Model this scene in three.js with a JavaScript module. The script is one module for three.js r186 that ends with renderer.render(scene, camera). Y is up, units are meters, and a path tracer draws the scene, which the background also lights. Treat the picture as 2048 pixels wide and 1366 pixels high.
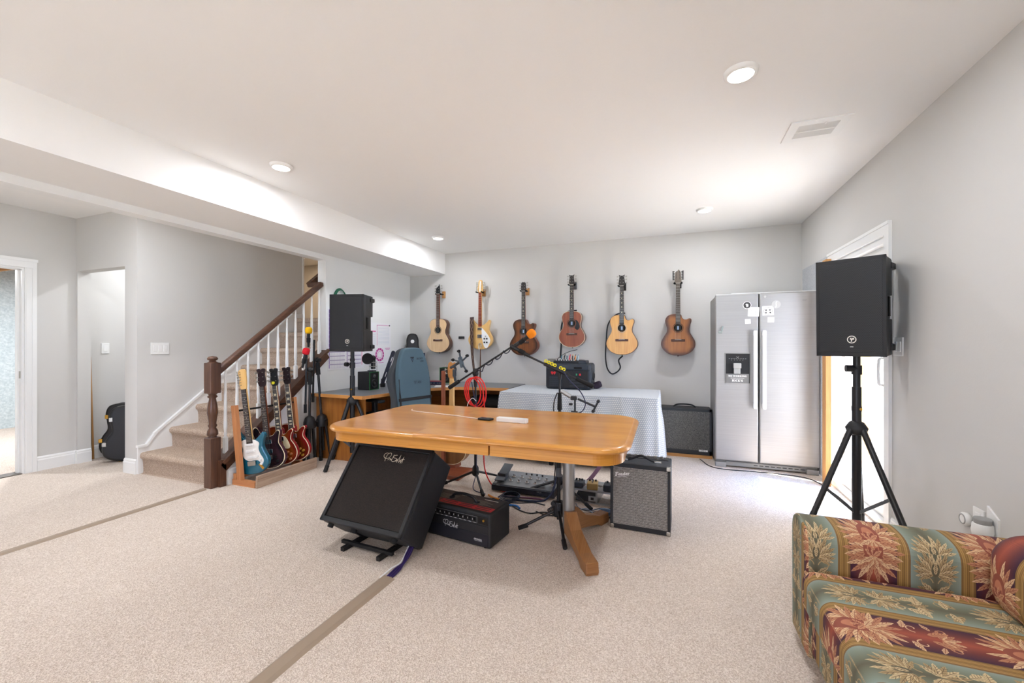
import * as THREE from 'three';
import { RoundedBoxGeometry } from 'three/addons/geometries/RoundedBoxGeometry.js';
import { mergeGeometries, toCreasedNormals } from 'three/addons/utils/BufferGeometryUtils.js';
import { RectAreaLightUniformsLib } from 'three/addons/lights/RectAreaLightUniformsLib.js';
import { Sky } from 'three/addons/objects/Sky.js';

// ---------------------------------------------------------------- camera, sky, sun, exposure
const scene = new THREE.Scene();
const camera = new THREE.PerspectiveCamera(2 * Math.atan(683 / 838) * 180 / Math.PI, 2048 / 1366, 0.05, 200);
camera.position.set(0, 1.27, 0);
camera.rotation.y = Math.atan(317 / 838);
camera.setViewOffset(2048, 1366, 0, -4, 2048, 1366);
const renderer = new THREE.WebGLRenderer();
renderer.toneMapping = THREE.LinearToneMapping;
renderer.toneMappingExposure = 1.04;
renderer.shadowMap.enabled = true;
RectAreaLightUniformsLib.init();
const LAMP = 345;                                   // radiance of the ceiling discs
const sunTo = new THREE.Vector3(0.34, 0.95, 0.12);
const sky = new Sky();
sky.scale.setScalar(1000);
sky.material.uniforms.sunPosition.value.copy(sunTo);
sky.material.uniforms.turbidity.value = 9;
sky.material.uniforms.rayleigh.value = 0.35;
sky.material.uniforms.cloudCoverage.value = 0.9;
sky.material.uniforms.cloudDensity.value = 0.8;
scene.add(sky);
scene.environmentIntensity = 2.3;
const sun = new THREE.DirectionalLight(0xfffaf0, 40);
sun.position.copy(sunTo).multiplyScalar(12).add(new THREE.Vector3(1, 0, -4.3));
sun.target.position.set(1, 0, -4.3);
sun.castShadow = true;
Object.assign(sun.shadow.camera, { left: -6, right: 6, top: 6, bottom: -6, near: 0.5, far: 40 });
sun.shadow.mapSize.set(2048, 2048);
sun.name = 'sun';
scene.add(sun, sun.target);

// ---------------------------------------------------------------- helpers
const PI = Math.PI, V = (x, y, z) => new THREE.Vector3(x, y, z);
let seed = 7;
const rnd = () => { seed = (seed * 1664525 + 1013904223) >>> 0; return seed / 4294967296; };
function prep(g) {
  if (g.index) g = g.toNonIndexed();
  for (const k of Object.keys(g.attributes)) if (!['position', 'normal', 'uv'].includes(k)) g.deleteAttribute(k);
  if (!g.attributes.normal) g.computeVertexNormals();
  if (!g.attributes.uv) g.setAttribute('uv', new THREE.BufferAttribute(new Float32Array(g.attributes.position.count * 2), 2));
  g.morphAttributes = {};
  return g;
}
const merge = (...gs) => mergeGeometries(gs.flat(3).map(prep));
function at(g, x = 0, y = 0, z = 0, rx = 0, ry = 0, rz = 0) {
  return g.applyMatrix4(new THREE.Matrix4().compose(V(x, y, z), new THREE.Quaternion().setFromEuler(new THREE.Euler(rx, ry, rz)), V(1, 1, 1)));
}
const bx = (w, h, d, x = 0, y = 0, z = 0, r = 0) => (r ? new RoundedBoxGeometry(w, h, d, 2, r) : new THREE.BoxGeometry(w, h, d)).translate(x, y, z);
const b2 = (x0, x1, y0, y1, z0, z1, r = 0) => bx(x1 - x0, y1 - y0, z1 - z0, (x0 + x1) / 2, (y0 + y1) / 2, (z0 + z1) / 2, r);
function rod(a, b, r0, r1 = r0, seg = 12) {
  a = V(...a); b = V(...b);
  const d = b.clone().sub(a), g = new THREE.CylinderGeometry(r1, r0, d.length(), seg);
  g.applyQuaternion(new THREE.Quaternion().setFromUnitVectors(V(0, 1, 0), d.clone().normalize()));
  const m = a.add(b).multiplyScalar(0.5);
  return g.translate(m.x, m.y, m.z);
}
function bar(a, b, w, t, up = [0, 1, 0]) {          // a rectangular bar from a to b
  a = V(...a); b = V(...b);
  const d = b.clone().sub(a), L = d.length(), x = d.normalize(), z = x.clone().cross(V(...up)).normalize(), y = z.clone().cross(x);
  const g = new THREE.BoxGeometry(L, w, t);
  g.applyMatrix4(new THREE.Matrix4().makeBasis(x, y, z));
  const m = a.add(b).multiplyScalar(0.5);
  return g.translate(m.x, m.y, m.z);
}
const curve = (pts, closed = false) => new THREE.CatmullRomCurve3(pts.map((p) => V(...p)), closed, 'centripetal');
const tube = (pts, r, n = pts.length * 6, rs = 7, closed = false) => new THREE.TubeGeometry(curve(pts, closed), n, r, rs, closed);
const lath = (pts, seg = 24) => new THREE.LatheGeometry(pts.map(([r, y]) => new THREE.Vector2(Math.max(r, 1e-4), y)), seg);
const ball = (r, x = 0, y = 0, z = 0, sx = 1, sy = 1, sz = 1, seg = 16) => new THREE.SphereGeometry(r, seg, seg * 0.75 | 0).scale(sx, sy, sz).translate(x, y, z);
const cyl = (r, h, x = 0, y = 0, z = 0, axis = 'y', seg = 20, r2 = r) => {
  const g = new THREE.CylinderGeometry(r2, r, h, seg);
  if (axis === 'z') g.rotateX(PI / 2); if (axis === 'x') g.rotateZ(-PI / 2);
  return g.translate(x, y, z);
};
const tor = (R, r, x = 0, y = 0, z = 0, seg = 28, rs = 8) => new THREE.TorusGeometry(R, r, rs, seg).translate(x, y, z);
const poly = (pts) => new THREE.Shape(pts.map(([x, y]) => new THREE.Vector2(x, y)));
const spl = (pts, n = 90) => new THREE.Shape(new THREE.CatmullRomCurve3(pts.map(([x, y]) => V(x, y, 0)), true, 'centripetal').getPoints(n).slice(0, n).map((p) => new THREE.Vector2(p.x, p.y)));
const ext = (shape, depth, bevel = 0, seg = 2) => new THREE.ExtrudeGeometry(shape, { depth: depth - 2 * bevel, bevelEnabled: bevel > 0, bevelThickness: bevel, bevelSize: bevel, bevelOffset: -bevel, bevelSegments: seg, curveSegments: 10 }).translate(0, 0, bevel);
function rrect(w, h, r, x = 0, y = 0) {
  const s = new THREE.Shape(), a = w / 2, b = h / 2;
  s.moveTo(x - a + r, y - b); s.lineTo(x + a - r, y - b); s.absarc(x + a - r, y - b + r, r, -PI / 2, 0); s.lineTo(x + a, y + b - r); s.absarc(x + a - r, y + b - r, r, 0, PI / 2);
  s.lineTo(x - a + r, y + b); s.absarc(x - a + r, y + b - r, r, PI / 2, PI); s.lineTo(x - a, y - b + r); s.absarc(x - a + r, y - b + r, r, PI, 1.5 * PI);
  return s;
}
// texture coordinates in metres, from the face's main axis; u follows the grain
function metric(g, grain = 'x', ox = 0, oy = 0) {
  g = prep(g);
  const p = g.attributes.position, uv = g.attributes.uv, gi = 'xyz'.indexOf(grain), a = V(), b = V(), c = V(), q = [0, 0, 0];
  for (let i = 0; i < p.count; i += 3) {
    a.fromBufferAttribute(p, i); b.fromBufferAttribute(p, i + 1).sub(a); c.fromBufferAttribute(p, i + 2).sub(a); b.cross(c);
    const n = [Math.abs(b.x), Math.abs(b.y), Math.abs(b.z)], m = n.indexOf(Math.max(...n)), ax = [0, 1, 2].filter((k) => k !== m);
    const u = ax.includes(gi) ? gi : ax[0], v = ax.find((k) => k !== u);
    for (let k = 0; k < 3; k++) { q[0] = p.getX(i + k); q[1] = p.getY(i + k); q[2] = p.getZ(i + k); uv.setXY(i + k, q[u] + ox, q[v] + oy + q[m] * 0.13); }
  }
  return g;
}
const taken = {};
function numbered(n) { const k = taken[n] = (taken[n] ?? -1) + 1; return k ? n + '_' + String(k).padStart(3, '0') : n; }
function thing(name, label, category, pos = [0, 0, 0], turn = 0, group, kind) {
  const o = new THREE.Group(); o.name = numbered(name); o.position.set(...pos); o.rotation.order = 'YXZ'; o.rotation.y = turn;
  o.userData = { label, category }; if (group) o.userData.group = group; if (kind) o.userData.kind = kind;
  scene.add(o); return o;
}
function add(parent, name, g, m, opt = {}) {          // one named mesh, a part of its parent
  if (Array.isArray(g)) g = merge(g);
  g = opt.uv ? prep(g) : metric(g, opt.grain ?? 'x', opt.ox ?? 0, opt.oy ?? 0);
  if (opt.crease) g = prep(toCreasedNormals(g, opt.crease));
  const o = new THREE.Mesh(g, m); o.name = parent === scene ? numbered(name) : name; o.castShadow = o.receiveShadow = true;
  if (opt.label) o.userData.label = opt.label;
  parent.add(o); return o;
}
function single(name, label, category, g, m, opt = {}) { // a thing that is one mesh
  const o = add(scene, name, g, m, opt); o.userData.label = label; o.userData.category = category; if (opt.group) o.userData.group = opt.group; if (opt.kind) o.userData.kind = opt.kind;
  return o;
}
function struct(name, g, m, label, opt = {}) { const o = add(scene, name, g, m, opt); o.userData.kind = 'structure'; o.userData.label = label; o.userData.category = opt.cat ?? name.split('_')[0]; return o; }
function share(parent, o, x, y, z, rx = 0, ry = 0, rz = 0) { // another copy of an already built part
  const c = o.clone(); c.position.set(x, y, z); c.rotation.set(rx, ry, rz); c.name = o.name; parent.add(c); return c;
}

// ---------------------------------------------------------------- noise and textures
const hash = (x, y, s) => { let h = Math.imul(x, 374761393) ^ Math.imul(y, 668265263) ^ Math.imul(s, 1274126177); h = Math.imul(h ^ (h >>> 13), 1274126177); return ((h ^ (h >>> 16)) >>> 0) / 4294967296; };
function vn(x, y, px, py, s = 0) {                    // value noise, periodic in px by py cells
  const xi = Math.floor(x), yi = Math.floor(y), fx = x - xi, fy = y - yi, u = fx * fx * (3 - 2 * fx), v = fy * fy * (3 - 2 * fy);
  const w = (a, n) => ((a % n) + n) % n, x0 = w(xi, px), x1 = w(xi + 1, px), y0 = w(yi, py), y1 = w(yi + 1, py);
  const a = hash(x0, y0, s), b = hash(x1, y0, s), c = hash(x0, y1, s), d = hash(x1, y1, s);
  return a + (b - a) * u + (c - a) * v + (a - b - c + d) * u * v;
}
const fbm = (u, v, fx, fy, oct = 3, s = 0) => { let t = 0, a = 0.5, n = 0; for (let i = 0; i < oct; i++) { t += a * vn(u * fx, v * fy, fx, fy, s + i); n += a; a *= 0.5; fx *= 2; fy *= 2; } return t / n; };
function tex(w, h, fn, size, srgb = true) {           // fn(u, v) gives bytes; size is its extent in metres
  const data = new Uint8Array(w * h * 4);
  for (let j = 0; j < h; j++) for (let i = 0; i < w; i++) { const c = fn(i / w, j / h), k = (j * w + i) * 4; data[k] = c[0]; data[k + 1] = c[1] ?? c[0]; data[k + 2] = c[2] ?? c[0]; data[k + 3] = 255; }
  const t = new THREE.DataTexture(data, w, h); t.wrapS = t.wrapT = THREE.RepeatWrapping; t.magFilter = THREE.LinearFilter; t.minFilter = THREE.LinearMipmapLinearFilter;
  if (srgb) t.colorSpace = THREE.SRGBColorSpace;
  if (size) t.repeat.set(1 / size[0], 1 / size[1]);
  t.needsUpdate = true; return t;
}
const mix = (a, b, t) => a.map((x, i) => x + (b[i] - x) * t), hex = (h) => [h >> 16 & 255, h >> 8 & 255, h & 255];
function canvas(w, h, draw) { const c = document.createElement('canvas'); c.width = w; c.height = h; const x = c.getContext('2d'); draw(x, w, h); const t = new THREE.CanvasTexture(c); t.colorSpace = THREE.SRGBColorSpace; t.magFilter = THREE.LinearFilter; t.anisotropy = 4; return t; }
const M = (color, roughness = 0.6, o = {}) => new THREE.MeshStandardMaterial({ color, roughness, ...o });
const Ph = (color, roughness, o = {}) => new THREE.MeshPhysicalMaterial({ color, roughness, ...o });
function wood(c0, c1, { size = [0.9, 0.3], rough = 0.4, rings = 7, fine = 90, s = 3, bump = 0, coat = 0, w = 512, h = 512 } = {}) {
  const A = hex(c0), B = hex(c1);
  const t = tex(w, h, (u, v) => { const d = fbm(u, v, 2, rings, 3, s), f = fbm(u, v, 4, fine, 2, s + 9), p = fbm(u, v, 10, fine, 1, s + 17); return mix(A, B, Math.min(1, Math.max(0, d * 0.75 + f * 0.55 - 0.15 - (p > 0.72 ? 0.15 : 0)))); }, size);
  const m = coat ? Ph(0xffffff, rough, { map: t, clearcoat: coat, clearcoatRoughness: 0.12 }) : M(0xffffff, rough, { map: t });
  return m;
}
function decal(w, h, draw, size = 256) { // flat print: a transparent canvas on a small plate of its own
  const t = canvas(Math.round(size), Math.max(8, Math.round(size * h / w)), draw);
  return Ph(0xffffff, 0.5, { map: t, transparent: true });
}
const sheet = (w, h, x = 0, y = 0, z = 0, rx = 0, ry = 0, rz = 0) => at(new THREE.PlaneGeometry(w, h), x, y, z, rx, ry, rz);

// ---------------------------------------------------------------- materials
const wallBump = tex(256, 256, (u, v) => [90 + 120 * fbm(u, v, 60, 60, 2, 5)], [0.4, 0.4], false);
const mat = {
  wall: M(0xd2d0cc, 0.85, { bumpMap: wallBump, bumpScale: 0.0004 }),
  ceiling: M(0xf5f4f2, 0.9, { bumpMap: wallBump, bumpScale: 0.0004 }),
  trim: M(0xf0f0ee, 0.4),
  black: M(0x151517, 0.5), blackPaint: M(0x17181a, 0.35), rubber: M(0x101011, 0.8), grey: M(0x55585c, 0.5), darkgrey: M(0x2a2d31, 0.55),
  chrome: M(0xd8d8d8, 0.15, { metalness: 1 }), nickel: M(0xb9b6ae, 0.3, { metalness: 1 }), brass: M(0xd0a24a, 0.28, { metalness: 1 }), alu: M(0xa9aaa9, 0.42, { metalness: 0.85 }),
  white: M(0xf1f1ef, 0.45), whitePlastic: M(0xeeeeeb, 0.35), cream: M(0xf0e2bd, 0.4), hole: M(0x0c0a09, 0.95), bone: M(0xf2ecd9, 0.4),
};
const carpetMap = (A, B, C, s) => tex(1024, 1024, (u, v) => {
  const n = fbm(u, v, 240, 240, 2, s), m = fbm(u, v, 9, 9, 3, s + 4), k = vn(u * 260, v * 260, 260, 260, s + 7);
  let c = mix(A, B, Math.min(1, Math.max(0, (n - 0.22) * 1.7))); if (k < 0.14) c = mix(c, C, 0.55);
  return mix(c, A, 0.1 * (m - 0.5) + 0.05);
}, [0.95, 0.95]);
const carpetBump = tex(1024, 1024, (u, v) => [255 * (0.75 * fbm(u, v, 240, 240, 2, 11) + 0.25 * vn(u * 330, v * 330, 330, 330, 12))], [0.95, 0.95], false);
mat.carpet = M(0xffffff, 1, { map: carpetMap(hex(0xc3b3a4), hex(0xebe0d5), hex(0xa08c7a), 11), bumpMap: carpetBump, bumpScale: 0.005 });
mat.stairCarpet = M(0xffffff, 1, { map: carpetMap(hex(0xad9682), hex(0xdfccb9), hex(0x8d7462), 21), bumpMap: carpetBump, bumpScale: 0.008 });
mat.walnut = wood(0x38221a, 0x74503a, { rough: 0.32, rings: 6, fine: 70, s: 4 });
mat.oak = wood(0xbc7722, 0xe0a24c, { size: [1.3, 0.35], rough: 0.3, rings: 5, fine: 80, s: 8, coat: 0.4, w: 1024, h: 512 });
mat.oakFoot = wood(0x86572f, 0xae7f50, { rough: 0.45, s: 12 });
mat.deskWood = wood(0x8a5120, 0xb57836, { size: [0.9, 0.25], rough: 0.4, rings: 9, fine: 110, s: 14 });
mat.deskEdge = wood(0xb87a3d, 0xd49a58, { rough: 0.4, s: 15 });
mat.pine = wood(0xb87546, 0xd89a66, { rough: 0.5, s: 16, rings: 5, fine: 50 });
mat.weathered = wood(0x8d7360, 0xc9b49c, { rough: 0.7, s: 18, rings: 10, fine: 70 });
mat.rosewood = wood(0x3a221a, 0x6b4330, { rough: 0.5, s: 20, rings: 8 });
mat.redwood = wood(0x6e3420, 0x9a5536, { rough: 0.45, s: 22 });
mat.mahogany = wood(0x5f2a16, 0x94502d, { rough: 0.35, s: 24, rings: 9 });
mat.maple = wood(0xd9a860, 0xeec88a, { rough: 0.35, s: 26, rings: 4 });
mat.guitarSide = wood(0x4c2c1c, 0x7c5137, { rough: 0.35, s: 28 });
mat.post = wood(0xa9753f, 0xcf9d63, { rough: 0.6, s: 30 });
const tolexBump = tex(256, 256, (u, v) => [255 * fbm(u, v, 70, 70, 2, 31)], [0.12, 0.12], false);
mat.tolex = M(0x1d1f22, 0.55, { bumpMap: tolexBump, bumpScale: 0.0008 });
mat.prsCloth = M(0xffffff, 0.9, { map: tex(512, 512, (u, v) => mix(hex(0x100d0b), hex(0x352c26), 0.55 * vn(u * 160, v * 160, 160, 160, 33) + 0.45 * vn(u * 40, v * 200, 40, 200, 34)), [0.3, 0.3]) });
mat.fenderCloth = M(0xffffff, 0.85, { map: tex(256, 256, (u, v) => { const y = v * 24, r = Math.floor(y), x = u * 24 + (r % 2) * 0.5, a = Math.abs((x % 1) - 0.5) * 2, b = Math.abs((y % 1) - 0.5) * 2; return a < 0.8 && b < 0.58 ? mix(hex(0xa9a49c), hex(0xe4e0d8), vn(u * 48, v * 24, 48, 24, 2)) : hex(0x15161a); }, [0.135, 0.135]) });
mat.greyCloth = M(0xffffff, 0.9, { map: tex(512, 512, (u, v) => mix(hex(0x3a3a39), hex(0x8d8c87), Math.pow(vn(u * 170, v * 170, 170, 170, 35), 1.3)), [0.4, 0.4]) });
mat.perf = M(0xffffff, 0.55, { map: tex(512, 512, (u, v) => { const y = v * 28, r = Math.floor(y), x = u * 24 + (r % 2) * 0.5, d = Math.hypot((x % 1) - 0.5, ((y % 1) - 0.5) * 0.86); return d < 0.33 ? [4, 4, 5] : hex(0x222326); }, [0.2, 0.2]) });
mat.steel = M(0xffffff, 0.42, { metalness: 0.6, map: tex(512, 512, (u, v) => mix(hex(0xa09f9d), hex(0xaeadab), 0.6 * fbm(u, v, 3, 200, 2, 41) + 0.4 * fbm(u, v, 3, 3, 2, 42)), [0.9, 0.9]) });
mat.steelSide = M(0x8f8f8e, 0.5, { metalness: 0.2 });
mat.felt = M(0xffffff, 1, { map: tex(512, 512, (u, v) => mix(hex(0xa3a6aa), hex(0xd6d7d8), fbm(u, v, 120, 120, 2, 44)), [0.6, 0.6]), bumpMap: carpetBump, bumpScale: 0.002 });
mat.glass = Ph(0xffffff, 0, { transmission: 1, thickness: 0, ior: 1.45 });

// ---------------------------------------------------------------- the room
const H = 2.595, BZ = -5.45, RX = 1.35, FZ = 3.2, LX = -3.73, HX = -5.9;
struct('floor', b2(-9.6, RX + 0.14, -0.12, 0, BZ - 0.7, FZ + 0.14), mat.carpet, 'beige cut pile carpet over the whole floor');
struct('ceiling', [b2(HX - 0.2, RX + 0.14, H, H + 0.12, BZ - 0.7, FZ + 0.14)], mat.ceiling, 'flat white painted ceiling');
struct('ceiling_soffit', b2(LX - 0.001, -3.12, 2.294, H, BZ, FZ), mat.ceiling, 'white boxed soffit running along the stair side', { cat: 'soffit' });
struct('wall_back', b2(LX - 0.12, RX + 0.14, 0, H, BZ - 0.12, BZ), mat.wall, 'light grey back wall where the guitars hang');
const DZ0 = -3.5, DZ1 = -5.32, DH = 2.0;
struct('wall_right', [b2(RX, RX + 0.14, 0, H, DZ0, FZ), b2(RX, RX + 0.14, DH, H, DZ1, DZ0), b2(RX, RX + 0.14, 0, H, BZ, DZ1)], mat.wall, 'light grey wall with the sliding glass door');
struct('wall_front', [b2(HX - 0.12, -2.5, 0, H, FZ, FZ + 0.12), b2(-0.1, RX + 0.14, 0, H, FZ, FZ + 0.12), b2(-2.5, -0.1, 2.03, H, FZ, FZ + 0.12)], mat.wall, 'light grey wall behind the viewer');
const capY = (z) => 0.275 + 0.805 * (-2.641 - z);      // slope of the stair rail
struct('wall_left', [b2(LX - 0.12, LX, 0, H, BZ, -3.774), b2(LX - 0.12, LX, 2.238, H, -3.774, FZ),
  at(ext(poly([[2.57, 0], [3.774, 0], [3.774, capY(-3.774) - 0.02], [2.57, capY(-2.57) - 0.02]]), 0.12), LX - 0.12, 0, 0, 0, PI / 2, 0)], mat.trim, 'white painted partition below the stair rail and beside the desk');
struct('wall_stair', b2(-4.97, -4.85, 0, H, -4.48, -2.63), mat.wall, 'grey wall on the far side of the carpeted stairs');
struct('wall_closet', [b2(HX - 0.1, -5.868, 0, H, -2.63, -2.52), b2(-5.043, -4.85, 0, H, -2.63, -2.52), b2(-5.868, -5.043, 2.034, H, -2.63, -2.52)], mat.wall, 'grey wall with the open closet doorway');
struct('wall_hall', [b2(HX - 0.12, HX, 0, H, -2.63, -2.14), b2(HX - 0.12, HX, 0, H, -1.3, FZ), b2(HX - 0.12, HX, 2.01, H, -2.14, -1.3), b2(HX - 0.19, HX - 0.07, 0, H, -4.0, -2.63)], mat.wall, 'grey hall wall with the cased door opening');
struct('wall_closet_back', [b2(HX - 0.19, -4.97, 0, H, -4.1, -3.98)], mat.wall, 'grey wall at the back of the closet');
struct('wall_landing', [b2(-6.2, LX - 0.12, 0, H, BZ - 0.12, BZ), b2(-6.2, -6.08, 0, H, BZ, -4.1)], mat.wall, 'shaded grey wall above the stair landing');
struct('wall_utility', [b2(-9.5, -9.3, 0, 2.6, BZ, 0.8), b2(-9.3, HX - 0.12, 0, 2.6, 0.6, 0.8), b2(-9.3, HX - 0.19, 0, 2.6, BZ - 0.12, BZ)], M(0xffffff, 0.9, { map: tex(512, 512, (u, v) => mix(hex(0xb3c3c8), hex(0xe6eff2), fbm(u, v, 60, 60, 3, 51)), [1.1, 1.1]), bumpMap: carpetBump, bumpScale: 0.004 }), 'pale blue insulated wall seen through the hall doorway');
struct('ceiling_utility', [b2(-9.5, HX - 0.12, 2.5, 2.62, BZ, 0.8), ...[-4.6, -4.2, -3.8, -3.4, -3.0, -2.6, -2.2, -1.8, -1.4].map((z) => b2(-9.3, HX - 0.13, 2.3, 2.5, z - 0.02, z + 0.02))], mat.post, 'bare timber joists over the utility room', { cat: 'ceiling' });

// baseboards and casings
const baseProfile = [[0, 0], [0.016, 0], [0.016, 0.105], [0.012, 0.115], [0.012, 0.128], [0.006, 0.14], [0, 0.142]];
function baseboard(ax, az, bx_, bz_, nx, nz) {         // from a to b, its face towards n
  const L = Math.hypot(bx_ - ax, bz_ - az), g = ext(poly(baseProfile), L);
  const dir = V(bx_ - ax, 0, bz_ - az).normalize(), n = V(nx, 0, nz), up = V(0, 1, 0);
  if (n.clone().cross(up).dot(dir) < 0) { return baseboard(bx_, bz_, ax, az, nx, nz); }
  return g.applyMatrix4(new THREE.Matrix4().makeBasis(n, up, dir)).translate(ax, 0, az);
}
struct('baseboard_hall', [baseboard(HX, -2.225, HX, -2.52, 1, 0), baseboard(HX, -1.2, HX, FZ, 1, 0)], mat.trim, 'white baseboard along the hall wall');
struct('baseboard_closet', [baseboard(-5.9, -2.52, -5.868, -2.52, 0, 1), baseboard(-5.868, -2.51, -5.868, -2.63, 1, 0), baseboard(-5.043, -2.52, -4.85, -2.52, 0, 1), baseboard(HX - 0.07, -2.63, HX - 0.07, -3.98, 1, 0)], mat.trim, 'white baseboard round the closet doorway');
struct('baseboard_left', [baseboard(LX, -2.62, LX, -3.56, 1, 0)], mat.trim, 'white baseboard below the stair rail');
struct('baseboard_back', [baseboard(-3.7, BZ, RX, BZ, 0, 1)], mat.trim, 'white baseboard along the guitar wall');
struct('baseboard_right', [baseboard(RX, -3.42, RX, FZ, -1, 0)], mat.trim, 'white baseboard along the wall behind the sofa');
const dcase = thing('door_1', 'white stepped casing round the doorway to the utility room', 'door casing', [0, 0, 0], 0, undefined, 'structure');
add(dcase, 'casing', [b2(HX, HX + 0.014, 0, 2.01, -2.222, -2.14), b2(HX + 0.013, HX + 0.02, 0, 2.01, -2.222, -2.19), b2(HX + 0.013, HX + 0.018, 0, 2.01, -2.165, -2.15)], mat.trim);
add(dcase, 'head_casing', [b2(HX, HX + 0.02, 2.0105, 2.07, -2.222, -1.22), b2(HX, HX + 0.026, 2.07, 2.1, -2.228, -1.21)], mat.trim);
add(dcase, 'side_casing', b2(HX, HX + 0.02, 0, 2.01, -1.3, -1.22), mat.trim);
add(dcase, 'jamb', [b2(HX - 0.13, HX + 0.001, 0, 1.995, -2.142, -2.125), b2(HX - 0.13, HX + 0.001, 0, 1.995, -1.315, -1.298), b2(HX - 0.13, HX + 0.0005, 1.995, 2.012, -2.14, -1.3), b2(HX - 0.09, HX - 0.05, 0, 1.994, -2.126, -2.112)], mat.trim);
add(dcase, 'strike_plate', b2(HX - 0.05, HX - 0.02, 0.93, 1.0, -2.124, -2.122), mat.nickel);
struct('trim_1', b2(HX - 0.13, HX + 0.01, 0, 0.008, -2.125, -1.315), M(0x6e675f, 0.5), 'dark carpet strip across the hall doorway', { cat: 'threshold' });

// sliding glass door in the right wall
const sd = thing('door_2', 'white sliding glass patio door half covered by the black loudspeaker', 'glass door', [0, 0, 0], 0, undefined, 'structure');
add(sd, 'casing', [b2(RX - 0.018, RX + 0.001, 0, DH + 0.0745, DZ0, DZ0 + 0.07), b2(RX - 0.018, RX + 0.001, DH - 0.005, DH + 0.075, -4.57, DZ0), b2(RX - 0.024, RX - 0.017, DH + 0.055, DH + 0.076, -4.571, DZ0 + 0.071)], mat.trim);
add(sd, 'frame', [b2(RX + 0.002, RX + 0.138, 0.051, DH - 0.051, DZ0 - 0.04, DZ0 - 0.001), b2(RX + 0.002, RX + 0.138, 0.051, DH - 0.051, DZ1 + 0.001, DZ1 + 0.04), b2(RX + 0.002, RX + 0.138, DH - 0.05, DH - 0.001, DZ1 + 0.001, DZ0 - 0.001), b2(RX + 0.01, RX + 0.138, 0.001, 0.05, DZ1 + 0.001, DZ0 - 0.001)], mat.trim);
function panel(z0, z1, x) {
  const p = add(sd, 'door_panel', [b2(x, x + 0.035, 0.052, DH - 0.052, z1 - 0.075, z1), b2(x, x + 0.035, 0.052, DH - 0.052, z0, z0 + 0.075), b2(x + 0.001, x + 0.034, 0.052, 0.16, z0 + 0.075, z1 - 0.075), b2(x + 0.001, x + 0.034, DH - 0.13, DH - 0.052, z0 + 0.075, z1 - 0.075)], mat.trim);
  add(p, 'pane', b2(x + 0.015, x + 0.019, 0.16, DH - 0.13, z0 + 0.075, z1 - 0.075), mat.glass);
  return p;
}
panel(-5.28, -4.36, RX + 0.085);
const mv = panel(-4.43, -3.54, RX + 0.045);
add(mv, 'pull_handle', [tube([[RX + 0.044, 0.98, -3.6], [RX + 0.0, 0.985, -3.6], [RX - 0.005, 1.0, -3.6], [RX - 0.005, 1.15, -3.6], [RX, 1.165, -3.6], [RX + 0.044, 1.17, -3.6]], 0.009, 30), b2(RX + 0.038, RX + 0.046, 0.95, 1.2, -3.62, -3.58, 0.003)], mat.whitePlastic, { label: 'white D shaped pull handle' });
single('felt_panel', 'grey felt blanket hung between refrigerator and wooden post', 'blanket', (() => { const g = new THREE.BoxGeometry(0.006, 2.06, 0.8, 1, 1, 40); const p = g.attributes.position; for (let i = 0; i < p.count; i++) p.setX(i, p.getX(i) + 0.001 * Math.sin(p.getZ(i) * 55)); g.computeVertexNormals(); return g.translate(RX - 0.0055, 1.04, -4.98); })(), mat.felt);
single('wooden_post', 'raw wooden post standing beside the grey felt blanket', 'post', b2(RX - 0.06, RX - 0.018, 0, 2.02, -4.56, -4.47, 0.003), mat.post, { grain: 'y' });

const pd = thing('window_1', 'white framed patio window behind the viewer', 'window', [0, 0, 0], 0, undefined, 'structure');
add(pd, 'frame', [b2(-2.5, -2.43, 0, 2.03, FZ, FZ + 0.12), b2(-0.17, -0.1, 0, 2.03, FZ, FZ + 0.12), b2(-1.34, -1.26, 0, 2.03, FZ + 0.02, FZ + 0.1), b2(-2.43, -0.17, 0, 0.08, FZ, FZ + 0.12), b2(-2.43, -0.17, 1.96, 2.03, FZ, FZ + 0.12)], mat.trim);
for (const x of [-1.885, -0.715]) add(pd, 'pane', bx(1.09, 1.88, 0.004, x, 1.02, FZ + 0.06), mat.glass);

// outdoors beyond the glass
struct('ground_outside', [b2(RX + 0.14, 14, -0.3, -0.12, -16, 16), b2(-12, RX + 0.14, -0.3, -0.12, FZ + 0.14, 16)], M(0xc2bfb8, 0.9), 'pale concrete patio outside the glass door', { cat: 'ground' });
const siding = thing('wall_outside', 'white lap siding wall outside the glass door', 'wall', [0, 0, 0], 0, undefined, 'structure');
add(siding, 'sheathing', b2(2.3, 6.0, -0.12, 3.4, -7.75, -7.62), mat.trim);
for (let k = 0; k < 21; k++) { const o = new THREE.Mesh(at(bx(3.66, 0.158, 0.012), 0, 0, 0, 0.07, 0, 0), mat.white); o.name = 'siding_board'; o.castShadow = o.receiveShadow = true; o.position.set(4.17, 0.0 + k * 0.155, -7.606); siding.add(o); }
add(siding, 'corner_board', b2(2.26, 2.36, -0.12, 3.4, -7.76, -7.58), mat.white);
const deck = thing('deck_frame', 'pale timber posts and rails outside the glass door', 'deck', [0, 0, 0]);
for (const [x, z] of [[2.05, -7.2], [2.05, -6.0]]) add(deck, 'post', b2(x, x + 0.09, -0.12, 2.6, z, z + 0.09), mat.post, { grain: 'y' });
for (const y of [0.3, 0.85, 1.4]) add(deck, 'rail', b2(2.06, 2.13, y, y + 0.09, -7.2, -5.95), mat.post, { grain: 'z' });

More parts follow.
